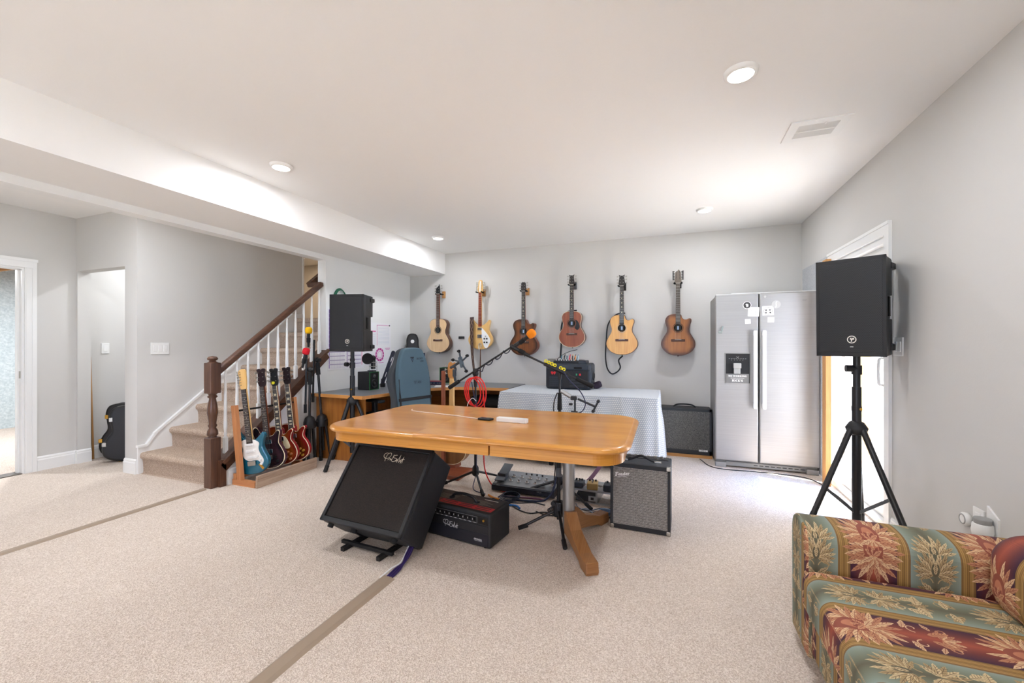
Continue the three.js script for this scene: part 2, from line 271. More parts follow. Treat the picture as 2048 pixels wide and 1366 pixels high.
// ---------------------------------------------------------------- ceiling lights
function ceilingLight(x, z, label, y = H, power = 1, tint = 0xf2f6fd) {
  const t = thing('ceiling_light', label, 'ceiling light', [x, y, z], 0, 'round white ceiling lights');
  add(t, 'trim_ring', lath([[0.058, -0.02], [0.066, -0.022], [0.074, -0.016], [0.078, 0]], 40), mat.white);
  add(t, 'diffuser', cyl(0.06, 0.006, 0, -0.016, 0, 'y', 36), M(0xffffff, 0.5, { emissive: 0xfff6e8, emissiveIntensity: 8 }));
  const l = new THREE.RectAreaLight(tint, LAMP * power, 0.106, 0.106);
  l.position.set(0, -0.024, 0); l.rotation.x = -PI / 2; l.name = 'lamp'; t.add(l);
}
ceilingLight(0.32, -2.305, 'round ceiling light next to the air vent, nearest the viewer');
ceilingLight(-2.712, -2.31, 'round ceiling light beside the soffit above the staircase');
ceilingLight(-2.71, -4.56, 'small round ceiling light near the soffit end by the guitar wall');
ceilingLight(0.315, -4.54, 'small round ceiling light above the refrigerator corner');
for (const [x, z] of [[0.32, -0.06], [-2.712, -0.06], [0.32, 2.1], [-2.712, 2.1]]) ceilingLight(x, z, `round ceiling light behind the viewer over the ${x > 0 ? 'sofa' : 'hall'} side, ${z > 1 ? 'far' : 'near'} one`);
ceilingLight(-4.05, -1.85, 'round ceiling light of the hall beside the stairs', H, 2);
ceilingLight(-5.45, -3.35, 'round ceiling light inside the closet', H, 1.4);
ceilingLight(-5.3, -4.85, 'round ceiling light above the stair landing', H, 0.6, 0xffdcb4);
ceilingLight(-7.6, -2.9, 'utility room light between the timber joists farther from the door', 2.3, 5);
ceilingLight(-7.6, -1.4, 'utility room light between the timber joists beside the doorway', 2.3, 5);

const vent = thing('air_vent', 'white louvred air vent in the ceiling by the round light', 'vent', [0.835, H, -3.08]);
add(vent, 'frame', [b2(-0.155, 0.155, -0.008, 0, -0.135, -0.085), b2(-0.155, 0.155, -0.008, 0, 0.085, 0.135), b2(-0.155, -0.105, -0.008, 0, -0.085, 0.085), b2(0.105, 0.155, -0.008, 0, -0.085, 0.085), b2(-0.105, 0.105, -0.009, 0, -0.006, 0.006)], mat.white);
add(vent, 'backing', b2(-0.105, 0.105, -0.003, -0.001, -0.085, 0.085), mat.grey);
for (let k = 0; k < 16; k++) add(vent, 'louver', at(bx(0.21, 0.009, 0.0016), 0, -0.006, -0.079 + k * 0.0105, 0.7), mat.white);
add(vent, 'lever', bx(0.006, 0.006, 0.02, 0.03, -0.012, 0.09), mat.white);

// ---------------------------------------------------------------- staircase
const stairs = thing('staircase', 'carpeted staircase with white skirting climbing behind the rail', 'stairs', [0, 0, 0], 0, undefined, 'structure');
const SZ = (n) => -2.56 - 0.2557 * (n - 1), SY = (n) => 0.2 + 0.2014 * (n - 1);
for (let n = 1; n <= 8; n++) {
  const d = n === 8 ? 1.1 : 0.2557 + 0.03, h = n === 1 ? SY(1) : 0.2014 + 0.01, s = new THREE.Shape();
  s.moveTo(0, -h); s.lineTo(0.02, -h); s.bezierCurveTo(0.022, -0.06, 0.012, -0.055, 0.0, -0.048); s.bezierCurveTo(-0.014, -0.04, -0.014, -0.006, 0.01, 0); s.lineTo(d, 0); s.lineTo(d, -h); s.lineTo(0, -h);
  add(stairs, 'step', at(new THREE.ExtrudeGeometry(s, { depth: 0.985, bevelEnabled: true, bevelSize: 0.006, bevelThickness: 0.006, bevelSegments: 2, curveSegments: 6 }), -3.855, SY(n), SZ(n) + 0.012, 0, PI / 2, 0).applyMatrix4(new THREE.Matrix4().makeTranslation(-0.98, 0, 0)), mat.stairCarpet);
}
const skTop = (z) => 0.31 + 0.788 * (-2.575 - z);
add(stairs, 'skirt_board', at(ext(poly([[2.52, 0], [2.52, 0.268], [2.6, 0.268], [2.66, 0.37], [4.3, skTop(-4.3)], [4.48, skTop(-4.3) + 0.02], [4.48, 0]]), 0.018), -4.85, 0, 0, 0, PI / 2, 0), mat.trim);
add(stairs, 'skirt_cap', [bar([-4.835, 0.37, -2.655], [-4.835, skTop(-4.3), -4.3], 0.022, 0.034), b2(-4.8515, -4.8175, 0.258, 0.28, -2.6, -2.51), bar([-4.835, 0.268, -2.588], [-4.835, 0.378, -2.668], 0.021, 0.032)], mat.trim);
add(stairs, 'landing_baseboard', b2(-4.9, -3.86, 1.62, 1.74, BZ, BZ + 0.016), mat.trim);
add(stairs, 'corner_trim', b2(-4.98, -4.842, 1.6, H, -4.5, -4.475), mat.trim);

const rail = thing('stair_railing', 'dark walnut stair railing with newel post and white balusters', 'railing', [0, 0, 0]);
const nx = -3.79, nz = -2.53;
const newel = add(rail, 'newel_post', [bx(0.092, 0.44, 0.092, nx, 0.22, nz, 0.006)], mat.walnut, { grain: 'y' });
add(newel, 'upper_block', bx(0.092, 0.27, 0.092, nx, 0.965, nz, 0.006), mat.walnut, { grain: 'y' });
add(newel, 'turned_shaft', lath([[0.042, 0.43], [0.03, 0.45], [0.044, 0.465], [0.04, 0.5], [0.026, 0.525], [0.036, 0.545], [0.028, 0.56], [0.033, 0.6], [0.042, 0.66], [0.036, 0.73], [0.025, 0.785], [0.04, 0.8], [0.028, 0.815], [0.044, 0.835]], 28).translate(nx, 0, nz), mat.walnut, { grain: 'y' });
add(newel, 'knob', lath([[0.046, 1.1], [0.03, 1.108], [0.024, 1.118], [0.04, 1.128], [0.042, 1.14], [0.03, 1.153], [0.0, 1.16]], 28).translate(nx, 0, nz), mat.walnut, { grain: 'y' });
add(newel, 'base_block', b2(-3.745, -3.712, 0, capY(-2.57) + 0.02, -2.6, -2.545), mat.walnut, { grain: 'y' });
const hr = (z) => capY(z) + 0.83;
const prof = rrect(0.058, 0.062, 0.02);
const hg = ext(prof, Math.hypot(1.2, 1.2 * 0.79), 0.004); // a rounded rail along its own z
const dirv = V(0, 0.79, -1).normalize();
hg.applyMatrix4(new THREE.Matrix4().makeBasis(V(1, 0, 0), dirv.clone().cross(V(1, 0, 0)), dirv)).translate(nx, hr(-2.56) - 0.03, -2.56);
add(rail, 'handrail', hg, mat.walnut, { grain: 'z' });
add(rail, 'handrail_return', [bar([-3.95, 1.95, -3.74], [-3.95, 2.2, -4.05], 0.06, 0.055), bx(0.2, 0.05, 0.06, -3.87, 1.955, -3.755, 0.012)], mat.walnut, { grain: 'z' });
add(rail, 'stringer_cap', [bar([-3.785, capY(-2.57) - 0.012, -2.57], [-3.785, capY(-3.80) - 0.012, -3.80], 0.03, 0.17), bar([-3.721, capY(-2.575) - 0.058, -2.575], [-3.721, capY(-3.786) - 0.058, -3.786], 0.08, 0.018)], mat.walnut, { grain: 'z' });
for (let k = 0; k < 11; k++) {
  const z = -2.645 - 0.109 * k, y0 = capY(z) - 0.005, y1 = hr(z) - 0.06;
  const b = add(rail, 'baluster', [bx(0.032, 0.15, 0.032, nx, y0 + 0.07, z, 0.003), lath([[0.016, y0 + 0.145], [0.01, y0 + 0.16], [0.015, y0 + 0.172], [0.011, y0 + 0.19], [0.016, y0 + 0.24], [0.008, y1]], 16).translate(nx, 0, z)], mat.trim);
}

// wall plates
function plate(name, label, x, y, z, nx_, nz_, w, gangs, cat = 'switch') {
  const t = thing(name, label, cat, [x, y, z], Math.atan2(nx_, nz_));
  add(t, 'face_plate', bx(w, 0.118, 0.007, 0, 0, 0.0035, 0.003), mat.whitePlastic);
  for (let k = 0; k < gangs; k++) add(t, 'rocker', bx(0.03, 0.064, 0.004, (k - (gangs - 1) / 2) * 0.046, 0, 0.008, 0.0015), mat.white);
  return t;
}
plate('light_switch', 'three gang white light switch on the wall beside the stairs', -4.85, 1.22, -2.715, 1, 0, 0.165, 3);
plate('light_switch', 'single white light switch on the wall inside the closet', HX - 0.07, 1.215, -2.8, 1, 0, 0.072, 1);
plate('light_switch', 'white light switch on the wall behind the black loudspeaker by the glass door', RX, 1.25, -3.34, -1, 0, 0.118, 2);
const wo = thing('wall_outlet', 'white wall outlet above the sofa arm', 'outlet', [RX, 0.44, -2.6], -PI / 2);
add(wo, 'face_plate', bx(0.075, 0.12, 0.007, 0, 0, 0.0035, 0.003), mat.whitePlastic);
for (const k of [-1, 1]) add(wo, 'socket', bx(0.034, 0.028, 0.004, 0, k * 0.025, 0.008, 0.002), mat.white);
const fr = thing('air_freshener', 'white plug in air freshener on the wall above the sofa arm', 'air freshener', [RX, 0.45, -2.505], -PI / 2);
add(fr, 'body', [lath([[0.0, -0.06], [0.032, -0.058], [0.037, -0.02], [0.034, 0.01], [0.028, 0.012]], 28).translate(0, 0, 0.04)], mat.whitePlastic);
add(fr, 'collar', lath([[0.028, 0.012], [0.03, 0.03], [0.029, 0.036], [0, 0.036]], 28).translate(0, 0, 0.04), M(0x9b9b98, 0.6));
add(fr, 'back_plate', ext(poly([[-0.035, -0.06], [0.035, -0.06], [0.035, 0.045], [-0.035, 0.085]]), 0.008), mat.whitePlastic);
const cp = thing('plug_adapter', 'small round white plug beside the air freshener above the sofa', 'plug', [RX, 0.42, -2.675], -PI / 2);
add(cp, 'body', lath([[0, 0], [0.03, 0], [0.032, 0.02], [0.024, 0.026], [0, 0.026]], 26).rotateX(PI / 2), mat.whitePlastic);
add(cp, 'ring', tor(0.022, 0.003, 0, 0, 0.026), M(0xa7a7a5, 0.5));
single('wall_sensor', 'tiny black wall sensor between the two leftmost hanging guitars', 'sensor', bx(0.09, 0.036, 0.016, -2.845, 1.355, BZ + 0.009, 0.004), mat.black);

// flat cable covers on the carpet
function cover(label, pts, w) {
  const g = [], s = poly([[-w / 2, 0], [w / 2, 0], [w * 0.3, 0.011], [-w * 0.3, 0.011]]);
  for (let i = 1; i < pts.length; i++) { const a = pts[i - 1], b = pts[i], dx = b[0] - a[0], dz = b[1] - a[1], L = Math.hypot(dx, dz); g.push(at(ext(s, L), a[0], 0, a[1], 0, Math.atan2(dx, dz), 0)); }
  return single('cable_cover', label, 'cable cover', g, M(0x9d8b78, 0.55));
}
cover('long beige floor cable cover running from the newel post towards the hall', [[-3.79, -2.46], [-3.775, -1.3], [-3.77, 2.6]], 0.06);
cover('beige floor cable cover leading towards the tilted speaker cabinet', [[-1.43, -1.885], [-1.44, -1.3], [-1.42, -0.2]], 0.085);

// ---------------------------------------------------------------- dining table
const TX0 = -2.15, TX1 = -0.2, TZ0 = -3.2, TZ1 = -2.1, TY = 0.74;
const table = thing('dining_table', 'honey oak extension table with rounded corners on pedestal legs', 'table', [(TX0 + TX1) / 2, 0, (TZ0 + TZ1) / 2], 0.015);
{
  const L = TX1 - TX0, W = TZ1 - TZ0;
  const outline = (w, h, r, n = 14) => { // rounded oblong whose sides bow out a little
    const p = [], q = [];
    for (let i = 0; i < n; i++) { const a = (i / n) * PI / 2; p.push([w / 2 - r + r * Math.cos(a), h / 2 - r + r * Math.sin(a)]); }
    for (const [sx, sy, rev] of [[1, 1, 0], [-1, 1, 1], [-1, -1, 0], [1, -1, 1]]) for (const [x, y] of rev ? [...p].reverse() : p) q.push([sx * x, sy * y]);
    return q;
  };
  const clip = (pts, x0, x1) => { // the part of a convex outline between x0 and x1
    const cut = (P, f, at_) => { const o = []; P.forEach((a, i) => { const b = P[(i + 1) % P.length], ia = f(a[0]), ib = f(b[0]); if (ia) o.push(a); if (ia !== ib) { const t = (at_ - a[0]) / (b[0] - a[0]); o.push([at_, a[1] + (b[1] - a[1]) * t]); } }); return o; };
    return cut(cut(pts, (x) => x >= x0, x0), (x) => x <= x1, x1);
  };
  const seams = [-L / 2 - 1, -0.255, 0.22, L / 2 + 1];
  for (let k = 0; k < 3; k++) { // two halves and the leaf between them
    const lay = [[0.032, 0.03], [0.028, 0.012], [0.02, 0.003], [0.01, 0], [0.0, 0.006], [0, 0.02]], gs = [];
    const loops = lay.map(([y, inset]) => clip(outline(L - 2 * inset, W - 2 * inset, 0.19 - inset), seams[k] + 0.0003, seams[k + 1] - 0.0003).map(([x, z]) => V(x, TY - 0.032 + y, z)));
    const N = Math.min(...loops.map((l) => l.length)), tri = [];
    for (let i = 0; i + 1 < loops.length; i++) { const A = loops[i], B = loops[i + 1]; for (let j = 0; j < N; j++) { const a = A[j], b = A[(j + 1) % N], c = B[(j + 1) % N], d = B[j]; tri.push(a, d, b, b, d, c); } }
    const cap = (l, up) => { const c = l.reduce((s, p) => s.add(p), V(0, 0, 0)).multiplyScalar(1 / l.length); for (let j = 0; j < N; j++) tri.push(...(up ? [c, l[(j + 1) % N], l[j]] : [c, l[j], l[(j + 1) % N]])); };
    cap(loops[0], true); cap(loops.at(-1), false);
    const g = new THREE.BufferGeometry().setFromPoints(tri); g.computeVertexNormals();
    add(table, 'tabletop_section', g, mat.oak, { crease: 0.7, ox: k * 0.37, oy: k * 0.21 });
  }
  const apron = (x0, x1) => { const o = new THREE.Shape(clip(outline(L - 0.07, W - 0.07, 0.16), x0, x1).map(([x, y]) => new THREE.Vector2(x, y))); o.holes.push(new THREE.Path(clip(outline(L - 0.12, W - 0.12, 0.14), Math.max(x0 + 0.02, -9), x1 - 0.02).map(([x, y]) => new THREE.Vector2(x, y)))); return at(ext(o, 0.064), 0, TY - 0.032, 0, PI / 2, 0, 0); };
  add(table, 'apron', apron(-2, 0.216), mat.oak, { oy: 0.4 });
  add(table, 'apron', apron(0.226, 2), mat.oak, { oy: 0.7 });
  for (const s of [-1, 1]) {
    const px = s * 0.56;
    add(table, 'pedestal', cyl(0.038, 0.62, px, 0.365, 0, 'y', 28), mat.alu, { label: 'round grey metal pedestal tube' });
    add(table, 'crossbeam', b2(px - 0.05, px + 0.05, 0.64, 0.68, -0.45, 0.45), mat.oakFoot, { grain: 'z' });
    for (const q of [-1, 1]) {
      const f = ext(poly([[0.02, 0.06], [0.02, 0.2], [0.06, 0.205], [0.15, 0.13], [0.32, 0.075], [0.42, 0.07], [0.43, 0.02], [0.42, 0.0], [0.33, 0.0], [0.3, 0.02], [0.14, 0.05]]), 0.075, 0.006);
      add(table, 'pedestal_foot', at(f.translate(0, 0, -0.0375), px, 0, 0, 0, Math.atan2(-q * 0.87, s * (q * s < 0 ? 0.4 : 0.5)), 0), mat.oakFoot, { grain: 'z' });
    }
  }
}
single('charging_cable', 'thin white cable lying straight across the oak table top', 'cable', tube([[-1.93, TY + 0.004, -2.85], [-1.9, TY + 0.004, -2.8], [-1.5, TY + 0.004, -2.72], [-1.26, TY + 0.004, -2.66]], 0.0035, 30, 6), M(0xe8d6c6, 0.5));
const adp = thing('phone', 'small black device at the end of the white cable on the table', 'device', [-1.2, TY, -2.655], -0.15);
add(adp, 'body', bx(0.1, 0.014, 0.055, 0, 0.007, 0, 0.005), mat.black);
add(adp, 'screen', bx(0.06, 0.002, 0.03, 0, 0.0145, 0), M(0x30343a, 0.2));
const strip = thing('power_strip', 'white plastic bar lying on the oak table beside the black device', 'power strip', [-1.0, TY, -2.64], -0.03);
add(strip, 'body', bx(0.21, 0.03, 0.045, 0, 0.015, 0, 0.004), mat.whitePlastic);
add(strip, 'end_cap', bx(0.006, 0.028, 0.043, 0.108, 0.015, 0, 0.002), mat.white);

// ---------------------------------------------------------------- refrigerator
const fridge = thing('refrigerator', 'stainless side by side refrigerator with two long handles', 'refrigerator', [0.885, 0, -4.78], 0);
{
  const w = 0.905, D = 0.655;
  add(fridge, 'cabinet', [b2(-w / 2 + 0.006, w / 2 - 0.006, 0.06, 1.765, -D, -0.075, 0.006)], mat.steelSide);
  add(fridge, 'base_grille', [b2(-w / 2 + 0.01, w / 2 - 0.01, 0.012, 0.07, -D, -0.05), b2(-w / 2 + 0.1, w / 2 - 0.15, 0.02, 0.06, -0.05, -0.035)], M(0x8c8c8a, 0.5));
  for (const s of [-1, 1]) add(fridge, 'leveling_foot', [b2(s * 0.4 - 0.05, s * 0.4 + 0.05, 0.0, 0.05, -0.09, -0.02, 0.006)], M(0x9a9a98, 0.5));
  for (let k = 0; k < 9; k++) add(fridge, 'grille_slot', b2(-0.1 + k * 0.05, -0.065 + k * 0.05, 0.036, 0.044, -0.036, -0.034), mat.black);
  const door = (x0, x1) => add(fridge, 'door', b2(x0, x1, 0.075, 1.775, -0.07, 0.0, 0.014), mat.steel);
  const L = door(-w / 2, -0.063), R = door(-0.055, w / 2);
  add(fridge, 'hinge_cover', b2(-0.3, 0.44, 1.77, 1.785, -0.16, -0.05, 0.004), mat.whitePlastic);
  for (const [d, x] of [[L, -0.098], [R, -0.02]]) add(d, 'handle', [b2(x - 0.018, x + 0.018, 0.62, 1.4, 0.028, 0.056, 0.01), b2(x - 0.014, x + 0.014, 0.63, 0.67, -0.002, 0.04), b2(x - 0.014, x + 0.014, 1.35, 1.39, -0.002, 0.04)], M(0xececea, 0.35, { metalness: 0.3 }), { label: 'long flat bar handle' });
  const disp = add(L, 'dispenser', b2(-0.365, -0.135, 0.862, 1.175, -0.001, 0.008, 0.006), mat.steel);
  add(disp, 'dispenser_recess', [b2(-0.358, -0.142, 0.87, 1.168, 0.0, 0.0095)], mat.blackPaint);
  add(disp, 'dispenser_spout', [b2(-0.292, -0.222, 1.02, 1.072, 0.009, 0.05, 0.006), b2(-0.287, -0.227, 0.965, 1.02, 0.009, 0.03, 0.004)], M(0xb5b5b2, 0.35, { metalness: 0.5 }));
  add(disp, 'control_marks', sheet(0.19, 0.07, -0.25, 1.125, 0.0102), decal(0.19, 0.07, (c, W, h) => { c.fillStyle = c.strokeStyle = '#e8e8e8'; c.lineWidth = 3; c.beginPath(); c.arc(W / 2, h * 0.3, h * 0.14, 0, PI); c.stroke(); for (let k = 0; k < 8; k++) c.fillRect(20 + k * 28, h * 0.62, 16, 3); for (let k = 0; k < 5; k++) c.fillRect(50 + k * 34, h * 0.8, 9, 3); }), { uv: true });
  add(fridge, 'brand_mark', sheet(0.1, 0.012, 0.335, 1.69, 0.001), decal(0.1, 0.012, (c, W, h) => { c.fillStyle = '#77777a'; c.font = 'bold 20px sans-serif'; c.fillText('Whirlpool', 60, h - 8); }), { uv: true });
  const note = thing('paper_sign', 'small grey sign in the water dispenser reading no working', 'sign', [0.885, 0, -4.78]);
  add(note, 'sheet', b2(-0.355, -0.15, 0.872, 0.963, 0.012, 0.014), M(0x6f6f6e, 0.5));
  add(note, 'print', sheet(0.2, 0.088, -0.2525, 0.9175, 0.0146), decal(0.2, 0.088, (c, W, h) => { c.fillStyle = '#f4f4f0'; c.textAlign = 'center'; c.font = 'bold 30px serif'; c.fillText('NO WORKING', W / 2, h * 0.33); c.font = '15px serif'; c.fillText('during business hours', W / 2, h * 0.52); c.font = 'bold 38px serif'; c.fillText("RICK'S", W / 2, h * 0.88); }), { uv: true });
  const magnet = (label, shape, x, y, draw, w_ = 0.06, h_ = 0.06, tilt = 0, base = mat.white) => {
    const t = thing('fridge_magnet', label, 'magnet', [0.885 + x, y, -4.78], 0, 'magnets on the refrigerator doors'); t.rotation.z = tilt;
    add(t, 'plate', shape === 'round' ? cyl(w_ / 2, 0.003, 0, 0, 0.002, 'z', 32) : bx(w_, h_, 0.002, 0, 0, 0.0015), base);
    add(t, 'print', sheet(w_ * 0.94, h_ * 0.94, 0, 0, 0.0042), decal(w_, h_, draw, 128), { uv: true });
  };
  magnet('round black and silver magnet on the freezer door', 'round', -0.165, 1.655, (c, W) => { c.fillStyle = '#2c2c2c'; c.beginPath(); c.arc(W / 2, W / 2, W * 0.46, 0, 7); c.fill(); c.fillStyle = '#ddd'; c.beginPath(); c.ellipse(W * 0.5, W * 0.45, W * 0.2, W * 0.14, 0.5, 0, 7); c.fill(); c.fillRect(W * 0.4, W * 0.5, W * 0.12, W * 0.26); c.fillRect(W * 0.55, W * 0.55, W * 0.1, W * 0.2); }, 0.075, 0.075);
  magnet('square white magnet with grey ring on the freezer door', 'square', -0.107, 1.588, (c, W) => { c.strokeStyle = '#8a8a88'; c.lineWidth = 4; for (const r of [0.42, 0.3, 0.16]) { c.setLineDash([7, 4]); c.beginPath(); c.arc(W / 2, W / 2, W * r, 0, 7); c.stroke(); } }, 0.098, 0.092, -0.05);
  magnet('square white magnet with black seal on the wider door', 'square', 0.018, 1.595, (c, W) => { c.strokeStyle = '#222'; c.lineWidth = 7; c.setLineDash([6, 5]); c.beginPath(); c.arc(W / 2, W / 2, W * 0.4, 0, 7); c.stroke(); c.fillStyle = '#333'; for (const [x, y] of [[0.32, 0.4], [0.68, 0.4], [0.3, 0.68], [0.7, 0.68]]) { c.beginPath(); c.arc(W * x, W * y, W * 0.08, 0, 7); c.fill(); } }, 0.098, 0.092, 0.04);
  magnet('round silver magnet with white swirl on the wider door', 'round', 0.088, 1.655, (c, W) => { c.strokeStyle = '#fff'; c.lineWidth = 12; c.beginPath(); c.moveTo(W * 0.6, W * 0.1); c.bezierCurveTo(W * 0.3, W * 0.4, W * 0.7, W * 0.6, W * 0.4, W * 0.9); c.stroke(); }, 0.078, 0.078, 0, M(0xb4b4b0, 0.4));
  magnet('small white square magnet below the ring magnet', 'square', -0.158, 1.492, (c, W) => { c.strokeStyle = '#aaa'; c.lineWidth = 5; c.strokeRect(W * 0.15, W * 0.35, W * 0.7, W * 0.25); }, 0.05, 0.047, 0.05);
  magnet('small white square magnet below the black seal magnet', 'square', 0.043, 1.505, (c, W) => { c.strokeStyle = '#bbb'; c.lineWidth = 4; c.strokeRect(W * 0.2, W * 0.2, W * 0.6, W * 0.6); }, 0.055, 0.05, -0.03);
  magnet('shield shaped silver magnet high on the wider door', 'square', -0.008, 1.735, (c, W) => { c.fillStyle = '#b9b9b5'; c.strokeStyle = '#8f8f8b'; c.lineWidth = 5; c.beginPath(); c.moveTo(W * 0.2, W * 0.2); c.lineTo(W * 0.8, W * 0.2); c.quadraticCurveTo(W * 0.85, W * 0.7, W * 0.5, W * 0.88); c.quadraticCurveTo(W * 0.15, W * 0.7, W * 0.2, W * 0.2); c.fill(); c.stroke(); }, 0.045, 0.045, 0, mat.steel);
  const hook = thing('fridge_magnet', 'small dark clip magnet above the water dispenser', 'magnet', [0.885 - 0.395, 1.39, -4.78], 0, 'magnets on the refrigerator doors');
  add(hook, 'clip', [at(bx(0.016, 0.06, 0.012, 0, 0.03, 0.008, 0.003), 0, 0, 0, 0, 0, -0.2), bx(0.035, 0.022, 0.014, -0.012, -0.006, 0.008, 0.004)], M(0x8d9691, 0.4, { metalness: 0.4 }));
}

// ---------------------------------------------------------------- sofa
function brocade() {
  return canvas(1024, 1024, (c, W) => { // one repeat: green, gold, burgundy, gold
    const grad = (x0, x1, cols) => { const g = c.createLinearGradient(x0, 0, x1, 0); cols.forEach((k, i) => g.addColorStop(i / (cols.length - 1), k)); c.fillStyle = g; c.fillRect(x0, 0, x1 - x0, W); };
    grad(0, 400, ['#87958a', '#747a68', '#5f5b47', '#747a68', '#87958a']);
    grad(512, 912, ['#3c1b33', '#6d2f2b', '#9c4a33', '#6d2f2b', '#3c1b33']);
    for (const x0 of [400, 912]) { grad(x0, x0 + 112, ['#7a5a2e', '#b08a4a', '#8d6a36', '#b48e50', '#6e4f2c']); c.fillStyle = 'rgba(60,36,20,.5)'; for (let k = 0; k < 6; k++) c.fillRect(x0 + 10 + k * 17, 0, 4, W); }
    const leaf = (x, y, a, L, w, col, vein) => { c.save(); c.translate(x, y); c.rotate(a); c.fillStyle = col; c.beginPath(); c.moveTo(0, 0); for (let i = 0; i <= 6; i++) { const t = i / 6, ww = w * Math.sin(PI * Math.min(1, t * 0.92 + 0.06)) * (i % 2 ? 1 : 0.78); c.lineTo(t * L, -ww); } for (let i = 6; i >= 0; i--) { const t = i / 6, ww = w * Math.sin(PI * Math.min(1, t * 0.92 + 0.06)) * (i % 2 ? 1 : 0.78); c.lineTo(t * L, ww); } c.closePath(); c.fill(); c.strokeStyle = vein; c.lineWidth = 3; c.beginPath(); c.moveTo(0, 0); c.lineTo(L * 0.9, 0); for (let i = 1; i < 5; i++) { c.moveTo(L * i / 6, 0); c.lineTo(L * (i + 1) / 6, -w * 0.7); c.moveTo(L * i / 6, 0); c.lineTo(L * (i + 1) / 6, w * 0.7); } c.stroke(); c.restore(); };
    const scroll = (x, y, s, r, col) => { c.strokeStyle = col; c.lineWidth = 9; c.beginPath(); for (let i = 0; i < 40; i++) { const t = i / 39, a = t * 5, q = r * (1 - t * 0.85); const X = x + s * (r - q * Math.cos(a)), Y = y - q * Math.sin(a); i ? c.lineTo(X, Y) : c.moveTo(X, Y); } c.stroke(); };
    for (const oy of [-1024, 0, 1024]) {
      const T = '#c9b288', T2 = '#a88f66', D = '#5e4a32';      // green stripe: pale palmette
      const cx = 200, cy = oy + 520;
      for (const s of [-1, 1]) {
        for (let k = 0; k < 8; k++) leaf(cx + s * 14, cy - 20, -PI / 2 + s * (0.12 + k * 0.28), 235 - k * 14, 27 - k, k % 2 ? T2 : T, D);
        for (let k = 0; k < 6; k++) leaf(cx + s * 10, cy + 150, PI / 2 - s * (0.25 + k * 0.4), 190 - k * 12, 25, k % 2 ? T : T2, D);
        scroll(cx + s * 20, cy + 60, s, 62, T2); scroll(cx + s * 10, cy + 300, s, 52, T); scroll(cx + s * 60, cy - 420, s, 46, T2); for (let k = 0; k < 3; k++) leaf(cx + s * 8, cy + 400, PI / 2 - s * (0.3 + k * 0.45), 120, 20, k % 2 ? T : T2, D);
        leaf(cx + s * 70, cy + 330, PI / 2 - s * 0.5, 120, 40, T, D); leaf(cx + s * 60, cy - 330, -PI / 2 + s * 0.8, 150, 36, T2, D); leaf(cx + s * 20, cy + 420, s > 0 ? 0.2 : PI - 0.2, 160, 36, T, D); leaf(cx + s * 30, cy - 400, s > 0 ? 0.1 : PI - 0.1, 150, 30, T, D);
      }
      c.fillStyle = '#5a5440'; c.beginPath(); c.ellipse(cx, cy - 60, 34, 60, 0, 0, 7); c.fill(); leaf(cx, cy - 20, -PI / 2, 110, 20, T, D); leaf(cx, cy + 480, -PI / 2, 130, 24, T2, D);
      const bx0 = 712, by = oy + 300, P = '#d8b48a', Q = '#b8805c', R = '#7c3a2c';   // burgundy stripe: big flower medallion
      for (const s of [-1, 1]) {
        for (let k = 0; k < 8; k++) leaf(bx0 + s * 30, by + 60, -PI / 2 + s * (0.12 + k * 0.29), 280 - k * 8, 30, k % 2 ? Q : P, R);
        for (let k = 0; k < 5; k++) leaf(bx0 + s * 16, by + 150, PI / 2 - s * (0.15 + k * 0.38), 225, 29, k % 2 ? P : Q, R);
        scroll(bx0 + s * 50, by + 450, s, 55, P); scroll(bx0 + s * 70, by + 640, s, 48, Q); for (let k = 0; k < 4; k++) leaf(bx0 + s * 8, by + 590, PI / 2 - s * (0.2 + k * 0.42), 130, 22, k % 2 ? Q : P, R); leaf(bx0 + s * 110, by + 560, s > 0 ? -0.4 : PI + 0.4, 90, 20, P, R); leaf(bx0 + s * 40, by + 520, PI / 2 - s * 0.4, 160, 34, Q, R); leaf(bx0 + s * 90, by + 380, s > 0 ? 0.3 : PI - 0.3, 120, 26, P, R);
      }
      c.fillStyle = '#8e4a38'; c.beginPath(); c.ellipse(bx0, by + 40, 86, 130, 0, 0, 7); c.fill();
      c.fillStyle = '#b97556'; c.beginPath(); c.ellipse(bx0, by + 50, 52, 90, 0, 0, 7); c.fill();
      for (let k = 0; k < 5; k++) leaf(bx0, by + 110, -PI / 2 + (k - 2) * 0.45, 90, 22, k % 2 ? '#8e4a38' : '#d09a72', R);
      for (let k = 0; k < 7; k++) leaf(bx0, by + 120, PI / 2 + (k - 3) * 0.34, 120, 26, k % 2 ? Q : P, R);
    }
    c.fillStyle = 'rgba(30,20,12,.10)'; for (let y = 0; y < W; y += 4) c.fillRect(0, y, W, 1);
  });
}
const brocadeTex = brocade(); brocadeTex.wrapS = brocadeTex.wrapT = THREE.RepeatWrapping; brocadeTex.repeat.set(1 / 0.36, 1 / 0.4);
mat.brocade = M(0xffffff, 0.75, { map: brocadeTex });
mat.piping = M(0x5d3a2c, 0.8);
